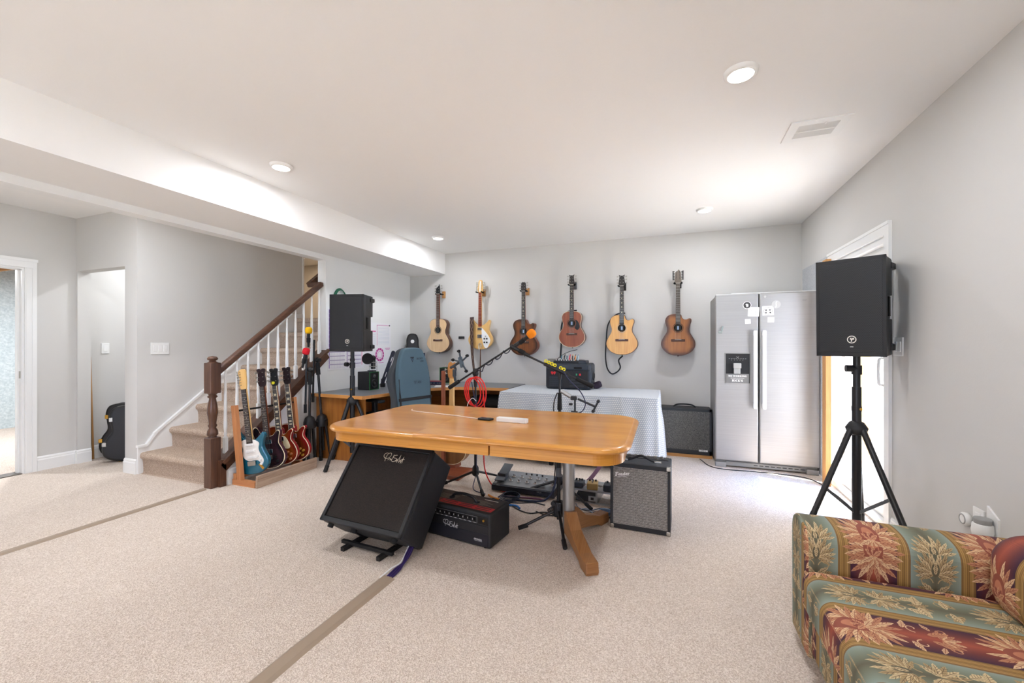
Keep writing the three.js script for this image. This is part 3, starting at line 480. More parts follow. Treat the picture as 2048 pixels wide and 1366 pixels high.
// a padded block: rounded box whose faces bulge; uv(p, n) in metres
function pad(x0, x1, y0, y1, z0, z1, r, uv, puff = 0, seg = 6) {
  const w = x1 - x0, h = y1 - y0, d = z1 - z0, g = prep(new RoundedBoxGeometry(w, h, d, seg, r)), p = g.attributes.position, n = g.attributes.normal;
  for (let i = 0; i < p.count; i++) {
    const x = p.getX(i), y = p.getY(i), z = p.getZ(i), b = (1 - (2 * x / w) ** 2) * (1 - (2 * z / d) ** 2);
    if (y > h / 2 - r) p.setY(i, y + puff * b);
    g.attributes.uv.setXY(i, ...uv(p.getX(i) + (x0 + x1) / 2, p.getY(i) + (y0 + y1) / 2, p.getZ(i) + (z0 + z1) / 2, n.getX(i), n.getY(i), n.getZ(i)));
  }
  return g.translate((x0 + x1) / 2, (y0 + y1) / 2, (z0 + z1) / 2);
}
const sofa = thing('sofa', 'low sofa in striped green and burgundy floral brocade', 'sofa', [0, 0, 0]);
{
  const ua = (x, y, z, a, b, c) => Math.abs(a) > 0.8 ? [z + 0.1, y] : [x - 0.53, y + (z + 2.0) * (b > 0.5 ? -1 : 0)]; // arm: stripes upright
  const us = (x, y, z, a, b, c) => b > 0.55 ? [z + 0.05, -x] : Math.abs(a) > 0.6 ? [z + 0.05, y + 0.1 - 0.49] : [z + 0.05 - y * 0.6, -x];
  const armShape = new THREE.Shape(); armShape.moveTo(0, 0.04); armShape.lineTo(0.22, 0.04); armShape.lineTo(0.225, 0.46); armShape.bezierCurveTo(0.225, 0.54, 0.17, 0.55, 0.11, 0.548); armShape.bezierCurveTo(0.03, 0.546, -0.005, 0.53, 0, 0.46);
  const arm = (z) => {
    const g = prep(ext(armShape, 0.79, 0.012, 3)), p = g.attributes.position, u = g.attributes.uv;
    at(g, 0.5, 0, z, 0, PI / 2, 0); // local x becomes -z
    const nn = g.attributes.normal;
    for (let i = 0; i < p.count; i++) { const y = p.getY(i), top = Math.max(0, y - 0.5); u.setXY(i, Math.abs(nn.getX(i)) > 0.7 ? p.getZ(i) : p.getX(i) - 0.46, y + (nn.getY(i) > 0.4 ? (z - 0.11 - p.getZ(i)) * 0.6 : 0) - 0.235); }
    return g;
  };
  add(sofa, 'arm', arm(-1.945), mat.brocade, { uv: true });
  add(sofa, 'arm', arm(0.05), mat.brocade, { uv: true });
  add(sofa, 'base', pad(0.515, 1.29, 0.05, 0.27, -1.95, -0.16, 0.02, us), mat.brocade, { uv: true });
  add(sofa, 'seat_cushion', pad(0.475, 1.1, 0.235, 0.395, -1.945, -1.06, 0.045, us, 0.03), mat.brocade, { uv: true });
  add(sofa, 'seat_cushion', pad(0.475, 1.1, 0.235, 0.395, -1.05, -0.17, 0.045, us, 0.03), mat.brocade, { uv: true });
  const ub = (x, y, z) => [z + 0.29, y - x * 0.6];
  add(sofa, 'backrest', pad(1.13, 1.3, 0.2, 0.6, -2.0, 0.0, 0.06, ub), mat.brocade, { uv: true });
  add(sofa, 'back_cushion', pad(1.0, 1.22, 0.36, 0.64, -1.95, -1.07, 0.1, ub, 0.02), mat.brocade, { uv: true });
  add(sofa, 'back_cushion', pad(1.0, 1.22, 0.36, 0.64, -1.05, -0.16, 0.1, ub, 0.02), mat.brocade, { uv: true });
  for (const [x, z] of [[0.56, -2.1], [1.25, -2.1], [0.56, -0.02], [1.25, -0.02]]) add(sofa, 'foot', lath([[0.018, 0], [0.028, 0.05]], 14).translate(x, 0, z), mat.walnut);
}

// ---------------------------------------------------------------- corner desk
const desk = thing('corner_desk', 'l shaped corner desk with grey top and honey wood edge', 'desk', [0, 0, 0]);
{
  const y = 0.718, out = [[LX + 0.005, -3.56], [-2.99, -3.52], [-2.89, -4.0], [-2.78, -4.45], [-2.5, -4.72], [-1.86, -4.8], [-1.86, BZ + 0.02], [LX + 0.005, BZ + 0.02]];
  const sh = poly(out.map(([x, z]) => [x, -z]));
  add(desk, 'desktop', at(ext(sh, 0.03, 0.002), 0, y - 0.03, 0, -PI / 2, 0, 0), M(0x6e7276, 0.45));
  for (let i = 0; i < 5; i++) { const a = out[i], b = out[i + 1]; add(desk, 'edge_strip', bar([a[0], y - 0.014, a[1]], [b[0], y - 0.014, b[1]], 0.034, 0.016), mat.deskEdge); }
  add(desk, 'end_panel', b2(-3.7, -3.04, 0, y - 0.03, -3.63, -3.605), mat.deskWood, { grain: 'y' });
  add(desk, 'modesty_panel', b2(-3.69, -1.88, 0.08, y - 0.03, -5.4, -5.38), mat.deskWood);
  add(desk, 'end_panel', b2(-1.9, -1.875, 0, y - 0.03, -5.4, -4.84), mat.deskWood, { grain: 'y' });
  add(desk, 'side_panel', b2(-3.7, -3.68, 0, y - 0.03, -5.4, -3.63), mat.deskWood, { grain: 'y' });
  add(desk, 'shelf', b2(-2.5, -1.9, 0.42, 0.44, -5.38, -4.86), mat.deskWood);
}
single('black_bag', 'black soft gear bag lying on the shelf under the desk', 'bag', (() => { const g = new RoundedBoxGeometry(0.52, 0.14, 0.34, 4, 0.05); return g.translate(-2.2, 0.512, -5.08); })(), M(0x101012, 0.8));

// gaming chair
const gch = thing('gaming_chair', 'blue grey gaming chair seen from behind at the desk', 'chair', [-2.69, 0, -4.0], 1.3);
{
  const fab = M(0x516a77, 0.85, { bumpMap: tolexBump, bumpScale: 0.0006 }), side = M(0x41464b, 0.8, { bumpMap: tolexBump, bumpScale: 0.0006 }), rub = M(0x111316, 0.6);
  const back = spl([[-0.2, -0.02], [0, -0.03], [0.2, -0.02], [0.215, 0.2], [0.228, 0.4], [0.215, 0.56], [0.175, 0.7], [0.125, 0.785], [0.06, 0.8], [-0.06, 0.8], [-0.125, 0.785], [-0.175, 0.7], [-0.215, 0.56], [-0.228, 0.4], [-0.215, 0.2]], 120);

  const shell = add(gch, 'backrest', at(ext(back, 0.07, 0.02, 3), 0, 0.42, 0.0, -0.1, 0, 0), fab);
  add(gch, 'front_pad', at(ext(spl([[-0.23, 0], [0.23, 0], [0.24, 0.25], [0.275, 0.44], [0.255, 0.53], [0.18, 0.64], [0.12, 0.77], [0, 0.8], [-0.12, 0.77], [-0.18, 0.64], [-0.255, 0.53], [-0.275, 0.44], [-0.24, 0.25]], 110), 0.1, 0.03, 3), 0, 0.42, -0.095, -0.1, 0, 0), side);
  add(shell, 'strap_band', at(bx(0.455, 0.034, 0.03, 0, 0.235, 0.06, 0.006), 0, 0.42, 0, -0.1, 0, 0), rub);
  for (const s of [-1, 1]) add(shell, 'side_seam', at(bx(0.02, 0.44, 0.016, s * 0.212, 0.24, 0.06, 0.005), 0, 0.42, 0, -0.1, 0, 0), rub);
  add(shell, 'logo_print', at(sheet(0.2, 0.075, 0.045, 0.665, 0.0715), 0, 0.42, 0, -0.1, 0, 0), decal(0.2, 0.075, (c, W, h) => { c.fillStyle = '#141c24'; c.beginPath(); c.moveTo(4, 8); c.lineTo(74, 8); c.lineTo(40, 86); c.fill(); c.strokeStyle = '#4d6f86'; c.lineWidth = 5; c.beginPath(); c.moveTo(24, 20); c.lineTo(40, 58); c.lineTo(54, 20); c.stroke(); c.font = 'bold 34px sans-serif'; c.textAlign = 'right'; c.fillText('SECRET', 236, 46); c.fillText('LAB', 246, 82); }, 256), { uv: true });
  add(shell, 'title_print', at(sheet(0.2, 0.06, 0.03, 0.415, 0.0715), 0, 0.42, 0, -0.1, 0, 0), decal(0.2, 0.06, (c, W, h) => { c.fillStyle = '#141c24'; c.font = '52px sans-serif'; c.textAlign = 'center'; c.fillText('TITAN', W / 2, h * 0.8); }, 256), { uv: true });
  add(gch, 'seat', bx(0.54, 0.12, 0.52, 0, 0.42, -0.33, 0.045), side);
  for (const s of [-1, 1]) { add(gch, 'armrest', [bx(0.09, 0.03, 0.26, s * 0.31, 0.64, -0.28, 0.012), bx(0.04, 0.22, 0.06, s * 0.31, 0.53, -0.28, 0.008)], rub); }
  add(gch, 'gas_column', cyl(0.03, 0.26, 0, 0.24, -0.3), mat.blackPaint);
  for (let k = 0; k < 5; k++) { const a = k * PI * 0.4 + 0.3, x = Math.sin(a) * 0.3, z = -0.3 + Math.cos(a) * 0.3; const l = add(gch, 'base_leg', bar([0, 0.11, -0.3], [x, 0.085, z], 0.03, 0.05), mat.blackPaint); add(l, 'caster', cyl(0.03, 0.04, x, 0.03, z, 'x', 16), rub); }
}

// ---------------------------------------------------------------- loudspeakers on stands
function loudspeaker(label, pos, turn, w, h, d, tilt = 0) {
  const t = thing('loudspeaker', label, 'speaker', pos, turn); t.rotation.x = tilt;
  const sh = poly([[-w / 2, 0], [w / 2, 0], [w / 2 - 0.012, -d * 0.3], [w * 0.45, -d * 0.72], [w * 0.42, -d], [-w * 0.42, -d], [-w * 0.45, -d * 0.72], [-w / 2 + 0.012, -d * 0.3]].map(([x, z]) => [x, -z]).reverse());
  const upper = at(ext(sh, h * 0.5 - 0.075, 0.004), 0, h * 0.5 + 0.075, 0, -PI / 2, 0, 0), lower = at(ext(sh, h * 0.5 - 0.075, 0.004), 0, 0, 0, -PI / 2, 0, 0);
  const mid = at(ext(poly([[-w / 2, 0], [w / 2, 0], [w / 2 - 0.012, -d * 0.28], [w * 0.465, -d * 0.5], [w * 0.41, -d * 0.56], [w * 0.38, -d * 0.95], [-w * 0.38, -d * 0.95], [-w * 0.41, -d * 0.56], [-w * 0.465, -d * 0.5], [-w / 2 + 0.012, -d * 0.28]].map(([x, z]) => [x, -z]).reverse()), 0.15), 0, h * 0.5 - 0.075, 0, -PI / 2, 0, 0);
  add(t, 'cabinet', [upper, lower, mid], M(0x191a1d, 0.5, { bumpMap: tolexBump, bumpScale: 0.0004 }));
  add(t, 'grille', [bx(w - 0.03, h - 0.05, 0.012, 0, h / 2, 0.005, 0.004)], mat.perf);
  add(t, 'bezel', [bx(w, 0.026, 0.016, 0, 0.013, 0.002), bx(w, 0.026, 0.016, 0, h - 0.013, 0.002), bx(0.016, h, 0.016, -w / 2 + 0.008, h / 2, 0.002), bx(0.016, h, 0.016, w / 2 - 0.008, h / 2, 0.002)], mat.black);
  add(t, 'badge', sheet(0.05, 0.05, w * 0.03, 0.105, 0.0125), decal(0.05, 0.05, (c, W) => { c.strokeStyle = c.fillStyle = '#e9e4da'; c.lineWidth = 12; c.beginPath(); c.arc(W / 2, W / 2, W * 0.42, 0, 7); c.stroke(); c.lineWidth = 14; c.beginPath(); c.moveTo(W * 0.46, W * 0.78); c.lineTo(W * 0.5, W * 0.5); c.lineTo(W * 0.33, W * 0.42); c.moveTo(W * 0.5, W * 0.5); c.lineTo(W * 0.68, W * 0.32); c.stroke(); c.beginPath(); c.arc(W * 0.64, W * 0.42, W * 0.11, 0, 7); c.fill(); c.beginPath(); c.arc(W * 0.42, W * 0.36, W * 0.07, 0, 7); c.fill(); }, 128), { uv: true });
  add(t, 'status_light', bx(0.016, 0.004, 0.003, w * 0.03, 0.06, 0.012), M(0xe8e8e8, 0.4));
  for (const y of [0.02, h - 0.07]) for (const s of [-1, 1]) { const q = [[s * w * 0.38, 0], [s * w * 0.47, 0.01], [s * w * 0.47, 0.045], [s * w * 0.38, 0.055]]; add(t, 'corner_bumper', ext(poly(s > 0 ? q : q.reverse()), d * 0.34).translate(0, y, -d - 0.012), mat.black); }
  for (const s of [-1, 1]) add(t, 'handle_recess', bx(0.006, 0.12, d * 0.13, s * w * 0.474, h / 2, -d * 0.38), mat.hole);
  return t;
}
function speakerStand(label, [x, z], top, hub, spread, angs, foot = 0.02) {
  const t = thing('speaker_stand', label, 'stand', [x, 0, z]);
  const p = add(t, 'pole', cyl(0.02, top - hub + 0.15, 0, (top + hub - 0.15) / 2, 0, 'y', 20), mat.blackPaint);
  add(t, 'outer_tube', cyl(0.0255, hub - 0.12 + 0.25, 0, (hub + 0.12 + 0.25) / 2, 0, 'y', 20), mat.blackPaint);
  add(p, 'locking_knob', [cyl(0.022, 0.035, -0.05, hub + 0.37, 0.03, 'x', 16), cyl(0.008, 0.06, -0.025, hub + 0.37, 0.02, 'x', 10)], mat.black);
  for (const [r, q, y] of [[0.028, 0.06, hub + 0.36], [0.027, 0.03, hub + 0.11], [0.024, 0.03, top - 0.09]]) add(p, 'clamp', cyl(r, q, 0, y, 0), mat.black);
  add(p, 'safety_screw', [cyl(0.008, 0.01, 0.012, hub + 0.11, 0.026, 'z', 10)], mat.brass);
  add(t, 'leg_hub', lath([[0.024, -0.06], [0.05, -0.05], [0.06, -0.015], [0.04, 0.02], [0.024, 0.03]], 18).translate(0, hub, 0), mat.black);
  for (const a of angs) {
    const ca = Math.sin(a), sa = Math.cos(a), e = [ca * spread, foot, sa * spread];
    const l = add(t, 'leg', rod([ca * 0.045, hub - 0.02, sa * 0.045], e, 0.0175, 0.0175, 14), mat.blackPaint);
    add(l, 'rubber_foot', rod([e[0] * 0.94, foot + 0.04, e[2] * 0.94], [e[0] * 1.03, 0.002, e[2] * 1.03], 0.02, 0.02, 14), mat.rubber);
    const q = 0.55, m = [ca * spread * q, hub + (foot - hub) * q, sa * spread * q];
    add(l, 'brace', bar([0, 0.17, 0], m, 0.018, 0.006), mat.grey);
  }
  return t;
}
loudspeaker('large black loudspeaker on tripod stand beside the glass door', [1.045, 1.19, -3.18], -0.53, 0.345, 0.605, 0.33, 0.03);
speakerStand('black tripod stand under the loudspeaker beside the glass door', [1.125, -3.32], 1.19, 0.74, 0.41, [-1.05, 0.42, 2.75]);
loudspeaker('black loudspeaker on tripod stand in front of the stair wall', [-3.119, 1.187, -3.435], 0.25, 0.365, 0.59, 0.27);
speakerStand('black tripod stand under the loudspeaker by the stair wall', [-3.14, -3.54], 1.187, 0.68, 0.32, [-0.15, 1.85, -1.75]);

// ---------------------------------------------------------------- amplifiers
const script = (txt, col, px, slant = -0.25, font = 'italic bold') => (c, W, h) => { c.fillStyle = col; c.translate(W / 2, h * 0.72); c.transform(1, 0, slant, 1, 0, 0); c.textAlign = 'center'; c.font = `${font} ${px}px serif`; c.fillText(txt, 0, 0); };
const signature = (col) => (c, W, h) => { // looping handwritten signature
  c.strokeStyle = col; c.lineWidth = h * 0.045; c.lineCap = 'round'; c.beginPath();
  c.moveTo(W * 0.2, h * 0.85); c.bezierCurveTo(W * 0.16, h * 0.4, W * 0.2, h * 0.1, W * 0.3, h * 0.08); c.bezierCurveTo(W * 0.42, h * 0.08, W * 0.36, h * 0.6, W * 0.22, h * 0.62); c.bezierCurveTo(W * 0.02, h * 0.6, W * 0.02, h * 0.1, W * 0.2, h * 0.12);
  c.moveTo(W * 0.3, h * 0.72); c.bezierCurveTo(W * 0.36, h * 0.5, W * 0.42, h * 0.55, W * 0.38, h * 0.72); c.lineTo(W * 0.42, h * 0.6); c.lineTo(W * 0.46, h * 0.74); c.lineTo(W * 0.48, h * 0.2);
  c.moveTo(W * 0.62, h * 0.2); c.bezierCurveTo(W * 0.46, h * 0.2, W * 0.44, h * 0.5, W * 0.58, h * 0.48); c.bezierCurveTo(W * 0.74, h * 0.5, W * 0.6, h * 0.85, W * 0.5, h * 0.8);
  c.moveTo(W * 0.64, h * 0.75); c.lineTo(W * 0.68, h * 0.55); c.lineTo(W * 0.7, h * 0.78); c.lineTo(W * 0.76, h * 0.22); c.lineTo(W * 0.78, h * 0.8); c.lineTo(W * 0.84, h * 0.55); c.lineTo(W * 0.86, h * 0.82); c.lineTo(W * 0.91, h * 0.35); c.lineTo(W * 0.92, h * 0.82); c.moveTo(W * 0.87, h * 0.5); c.lineTo(W * 0.97, h * 0.48); c.stroke();
};
const cab = thing('speaker_cabinet', 'black guitar speaker cabinet tilted back on a low stand', 'amplifier', [-1.735, 0.175, -1.995], -0.067); cab.rotation.x = -0.66;
{
  const w = 0.63, h = 0.535, d = 0.265;
  add(cab, 'cabinet', [bx(w, h, d - 0.02, 0, h / 2, -d / 2 - 0.01, 0.018)], mat.tolex);
  add(cab, 'front_frame', [bx(w, 0.03, 0.02, 0, 0.015, -0.01, 0.006), bx(w, 0.03, 0.02, 0, h - 0.015, -0.01, 0.006), bx(0.024, h, 0.02, -w / 2 + 0.012, h / 2, -0.01, 0.006), bx(0.024, h, 0.02, w / 2 - 0.012, h / 2, -0.01, 0.006)], mat.tolex);
  add(cab, 'grille_cloth', bx(w - 0.05, h - 0.065, 0.006, 0, h / 2, -0.015), mat.prsCloth);
  add(cab, 'signature_badge', sheet(0.19, 0.075, 0.03, h - 0.085, -0.01), decal(0.19, 0.075, signature('#d9cfb8'), 384), { uv: true });
  for (const x of [-0.25, -0.06, 0.25]) add(cab, 'foot', cyl(0.018, 0.022, x, -0.011, -0.05, 'y', 14), mat.rubber);
}
const ast = thing('amp_stand', 'low black folding stand beneath the tilted speaker cabinet', 'stand', [-1.735, 0, -1.995], -0.067);
for (const s of [-1, 1]) add(ast, 'runner', bar([s * 0.14, 0.014, -0.02], [s * 0.14, 0.014, -0.3], 0.024, 0.026), mat.black);
for (const s of [-1, 1]) add(ast, 'upright', bar([s * 0.14, 0.02, -0.2], [s * 0.14, 0.085, -0.12], 0.02, 0.022), mat.black);
add(ast, 'crossbar', [bar([-0.2, 0.03, -0.08], [0.2, 0.03, -0.08], 0.02, 0.02)], mat.black);

const head = thing('guitar_amplifier', 'black guitar amplifier head with red and black control top', 'amplifier', [-1.308, 0.006, -2.388], -0.136);
{
  const w = 0.56, h = 0.216, d = 0.25;
  add(head, 'cabinet', bx(w, h, d, 0, h / 2, -d / 2, 0.016), mat.tolex);
  add(head, 'front_panel', bx(w - 0.03, 0.075, 0.006, 0, 0.05, 0.0, 0.002), M(0x1b1d26, 0.35));
  add(head, 'lower_panel', bx(w - 0.03, 0.05, 0.006, 0, 0.112, 0.0, 0.002), M(0x1a1a1d, 0.5));
  add(head, 'control_panel', bx(w - 0.03, 0.05, 0.006, 0, 0.168, 0.0, 0.002), M(0x0d0d0f, 0.35));
  for (let k = 0; k < 11; k++) add(head, 'knob', cyl(0.0095, 0.014, -0.2 + k * 0.036, 0.17, 0.009, 'z', 14), mat.black);
  for (let k = 0; k < 11; k++) add(head, 'knob_pointer', bx(0.002, 0.01, 0.002, -0.2 + k * 0.036, 0.174, 0.0165), mat.white);
  add(head, 'control_print', sheet(0.46, 0.045, -0.01, 0.166, 0.0035), decal(0.46, 0.045, (c, W, h2) => { c.fillStyle = '#ddd'; for (let k = 0; k < 11; k++) { c.fillRect(32 + k * 34, h2 * 0.84, 16, 3); } c.strokeStyle = '#ddd'; c.strokeRect(10, 3, W * 0.9, h2 - 8); }, 430), { uv: true });
  add(head, 'jewel', cyl(0.007, 0.008, 0.235, 0.172, 0.006, 'z', 14), mat.brass);
  add(head, 'signature_badge', sheet(0.13, 0.055, -0.02, 0.102, 0.0045), decal(0.13, 0.055, signature('#cfcfcf'), 320), { uv: true });
  add(head, 'name_plate', sheet(0.075, 0.02, 0.19, 0.045, 0.0035), decal(0.075, 0.02, (c, W, h2) => { c.fillStyle = '#e8e8e8'; c.font = 'bold 48px sans-serif'; c.textAlign = 'center'; c.fillText('ARCHON', W / 2, h2 * 0.62); c.fillRect(40, h2 * 0.78, W - 60, 5); }, 256), { uv: true });
  add(head, 'top_card', sheet(w - 0.03, d - 0.03, 0, h + 0.0008, -d / 2, -PI / 2), decal(w - 0.03, d - 0.03, (c, W, h2) => {
    c.fillStyle = '#1a1817'; c.fillRect(0, 0, W, h2); c.fillStyle = '#b3202c'; c.fillRect(0, h2 * 0.68, W, h2 * 0.26); c.fillStyle = '#d8d4cc'; c.font = 'bold 34px sans-serif'; c.fillText('ARCHON', W * 0.28, h2 * 0.2); c.fillRect(W * 0.72, h2 * 0.16, W * 0.2, 8);
    c.fillStyle = '#8d8a84'; for (let k = 0; k < 7; k++) { c.fillRect(W * 0.1, h2 * (0.3 + k * 0.05), W * 0.28, 3); c.fillRect(W * 0.66, h2 * (0.3 + k * 0.05), W * (0.14 + 0.1 * ((k * 7) % 3) / 2), 3); }
    c.fillStyle = '#3a0c12'; for (let k = 0; k < 4; k++) { c.fillRect(W * (0.04 + k * 0.24), h2 * 0.72, W * 0.2, 12); c.fillRect(W * (0.04 + k * 0.24), h2 * 0.83, W * 0.2, 12); }
  }, 512), { uv: true });
  add(head, 'handle', [tube([[-0.1, h + 0.006, -d / 2], [-0.075, h + 0.03, -d / 2], [0, h + 0.042, -d / 2], [0.075, h + 0.03, -d / 2], [0.1, h + 0.006, -d / 2]], 0.01, 24, 8), bx(0.03, 0.01, 0.026, -0.1, h + 0.004, -d / 2, 0.003), bx(0.03, 0.01, 0.026, 0.1, h + 0.004, -d / 2, 0.003)], mat.black);
  for (const sx of [-1, 1]) for (const z of [-0.03, -0.22]) add(head, 'foot', cyl(0.014, 0.012, sx * 0.23, 0, z, 'y', 12), mat.rubber);
}

const bass = thing('bass_amp', 'black combo amplifier with silver grille cloth beside the table', 'amplifier', [-0.195, 0.004, -2.945], -0.03); bass.rotation.x = -0.03;
{
  const w = 0.39, h = 0.445, d = 0.29;
  add(bass, 'cabinet', [bx(w, h, d - 0.02, 0, h / 2, -d / 2 - 0.01, 0.008)], M(0x262e38, 0.5, { bumpMap: tolexBump, bumpScale: 0.0008 }));
  add(bass, 'front_frame', [bx(w, 0.028, 0.024, 0, 0.014, -0.01), bx(w, 0.028, 0.024, 0, h - 0.014, -0.01), bx(0.018, h, 0.024, -w / 2 + 0.009, h / 2, -0.01), bx(0.018, h, 0.024, w / 2 - 0.009, h / 2, -0.01)], mat.tolex);
  add(bass, 'grille_cloth', bx(w - 0.036, h - 0.056, 0.008, 0, h / 2, -0.006, 0.002), mat.fenderCloth);
  add(bass, 'script_badge', [sheet(0.1, 0.058, -w / 2 + 0.078, h - 0.08, 0.0)], decal(0.1, 0.058, (c, W, h2) => { c.translate(0, h2 * 0.72); c.rotate(-0.16); c.fillStyle = '#f2f2f0'; c.font = 'italic bold 92px serif'; c.fillText('F', 4, 6); c.font = 'italic bold 66px serif'; c.fillText('ender', 62, 0); c.strokeStyle = '#f2f2f0'; c.lineWidth = 4; c.strokeText('ender', 62, 0); c.font = 'italic bold 92px serif'; c.strokeText('F', 4, 6); c.fillRect(30, 16, 170, 5); }, 256), { uv: true });
  for (const sx of [-1, 1]) for (const y of [0, 1]) add(bass, 'corner_cap', [bx(0.03, 0.03, 0.03, sx * (w / 2 - 0.013), y ? h - 0.013 : 0.013, -0.011, 0.008)], mat.nickel);
  add(bass, 'control_plate', [bx(w - 0.04, 0.006, 0.09, 0, h + 0.001, -d + 0.06)], mat.black);
  for (let k = 0; k < 7; k++) add(bass, 'knob', cyl(0.01, 0.016, -0.14 + k * 0.045, h + 0.01, -d + 0.06, 'y', 14), mat.nickel);
  add(bass, 'handle', [tube([[-0.1, h + 0.004, -0.1], [-0.06, h + 0.016, -0.1], [0, h + 0.04, -0.1], [0.06, h + 0.016, -0.1], [0.1, h + 0.004, -0.1]], 0.008, 24, 8)], mat.black);
  for (const s of [-1, 1]) add(bass, 'handle_end', bx(0.045, 0.012, 0.026, s * 0.11, h + 0.005, -0.1, 0.003), mat.nickel);
  for (const sx of [-1, 1]) add(bass, 'foot', cyl(0.014, 0.01, sx * 0.15, 0.0, -0.05, 'y', 12), mat.rubber);
}
const amp3 = thing('guitar_amp', 'grey combo amplifier standing against the back wall by the refrigerator', 'amplifier', [0.15, 0.03, -5.1]);
{
  const w = 0.55, h = 0.51, d = 0.24;
  add(amp3, 'cabinet', bx(w, h, d, 0, h / 2, -d / 2, 0.016), mat.tolex);
  add(amp3, 'front_frame', [bx(w, 0.05, 0.014, 0, 0.025, 0), bx(w, 0.03, 0.014, 0, h - 0.015, 0), bx(0.022, h, 0.014, -w / 2 + 0.011, h / 2, 0), bx(0.022, h, 0.014, w / 2 - 0.011, h / 2, 0)], mat.darkgrey);
  add(amp3, 'grille_cloth', bx(w - 0.04, h - 0.075, 0.008, 0, h / 2 + 0.01, 0.002), mat.greyCloth);
  add(amp3, 'name_plate', sheet(0.09, 0.026, 0.19, 0.05, 0.0085), decal(0.09, 0.026, (c, W, h2) => { c.fillStyle = '#e8e8e4'; c.fillRect(0, 8, W, h2 - 16); c.fillStyle = '#333'; c.font = 'bold 46px sans-serif'; c.textAlign = 'center'; c.fillText('LINE 6', W / 2, h2 * 0.72); }, 256), { uv: true });
  add(amp3, 'handle', tube([[-0.12, h, -0.12], [-0.08, h + 0.025, -0.12], [0.08, h + 0.025, -0.12], [0.12, h, -0.12]], 0.009, 20, 7), mat.black);
}
single('wooden_board', 'thin wooden board under the grey amplifier by the refrigerator', 'board', b2(-0.2, 0.43, 0, 0.03, BZ + 0.02, -5.07), mat.post);

// ---------------------------------------------------------------- cloth covered folding table
const ft = thing('folding_table', 'folding table hidden under the patterned blue white cloth', 'table', [-0.93, 0, -4.66]);
add(ft, 'tabletop', bx(1.58, 0.035, 0.74, 0, 0.715, 0, 0.01), mat.whitePlastic);
for (const [x, z] of [[-0.7, -0.3], [0.7, -0.3], [-0.7, 0.3], [0.7, 0.3]]) add(ft, 'leg', cyl(0.014, 0.7, x, 0.35, z), mat.grey);
{
  const T = canvas(512, 512, (c, W) => { c.fillStyle = '#aeb8c4'; c.fillRect(0, 0, W, W); c.fillStyle = '#f3f3f1'; for (let j = 0; j < 16; j++) for (let i = 0; i < 16; i++) { const x = (i + (j % 2) * 0.5) * 32 + 8, y = j * 32 + 16; c.save(); c.translate(x, y); c.rotate(PI / 4); c.fillRect(-9, -9, 18, 18); c.restore(); } c.fillStyle = '#7d8a9c'; for (let j = 0; j < 16; j++) for (let i = 0; i < 16; i++) { c.beginPath(); c.arc((i + (j % 2) * 0.5) * 32 + 8, j * 32 + 16, 3, 0, 7); c.fill(); } });
  T.wrapS = T.wrapT = THREE.RepeatWrapping; T.repeat.set(1 / 0.3, 1 / 0.3);
  const cloth = M(0xffffff, 0.9, { map: T, side: THREE.DoubleSide });
  // top sheet and hanging skirt with folds, swept round the table
  const w = 0.82, d = 0.41, r = 0.03, rim = [];
  const side = (x0, z0, x1, z1, n) => { for (let i = 0; i < n; i++) rim.push([x0 + (x1 - x0) * i / n, z0 + (z1 - z0) * i / n]); };
  side(-w, d, w, d, 70); side(w, d, w, -d, 34); side(w, -d, -w, -d, 40); side(-w, -d, -w, d, 34);
  const N = rim.length, rows = 14, pos = [], uv = [], idx = [], hem = (x, z) => z > d - 0.01 ? 0.09 + 0.03 * Math.sin(x * 5) : x > w - 0.01 ? 0.06 : 0.16;
  let arc = 0;
  for (let i = 0; i <= N; i++) {
    const [x, z] = rim[i % N], [xp, zp] = rim[(i + N - 1) % N]; if (i) arc += Math.hypot(x - xp, z - zp);
    const ox = Math.abs(x) >= w - 1e-6 ? Math.sign(x) : 0, oz = Math.abs(z) >= d - 1e-6 ? Math.sign(z) : 0;
    for (let j = 0; j <= rows; j++) {
      const t = j / rows, y = 0.742 - t * (0.742 - hem(x, z)), k = Math.min(1, t * 2.2), fold = k * (0.026 * Math.sin(arc * 15) * t + 0.014 * Math.sin(arc * 29 + 1.3) + 0.03 * t);
      const drop = t < 0.05 ? 0 : 0.006; pos.push(x + ox * (fold + drop), y, z + oz * (fold + drop)); uv.push(arc, y);
    }
  }
  for (let i = 0; i < N; i++) for (let j = 0; j < rows; j++) { const a = i * (rows + 1) + j, b = a + rows + 1; idx.push(a, a + 1, b, b, a + 1, b + 1); }
  const g = new THREE.BufferGeometry(); g.setAttribute('position', new THREE.Float32BufferAttribute(pos, 3)); g.setAttribute('uv', new THREE.Float32BufferAttribute(uv, 2)); g.setIndex(idx); g.computeVertexNormals();
  const top = new THREE.PlaneGeometry(2 * w, 2 * d, 20, 10).rotateX(-PI / 2).translate(0, 0.742, 0), tu = top.attributes.uv, tp = top.attributes.position; for (let i = 0; i < tu.count; i++) tu.setXY(i, tp.getX(i), tp.getZ(i));
  const o = single('tablecloth', 'blue and white patterned cloth draped over the folding table', 'tablecloth', [g, top], cloth, { uv: true }); o.position.set(-0.93, 0, -4.66);
}

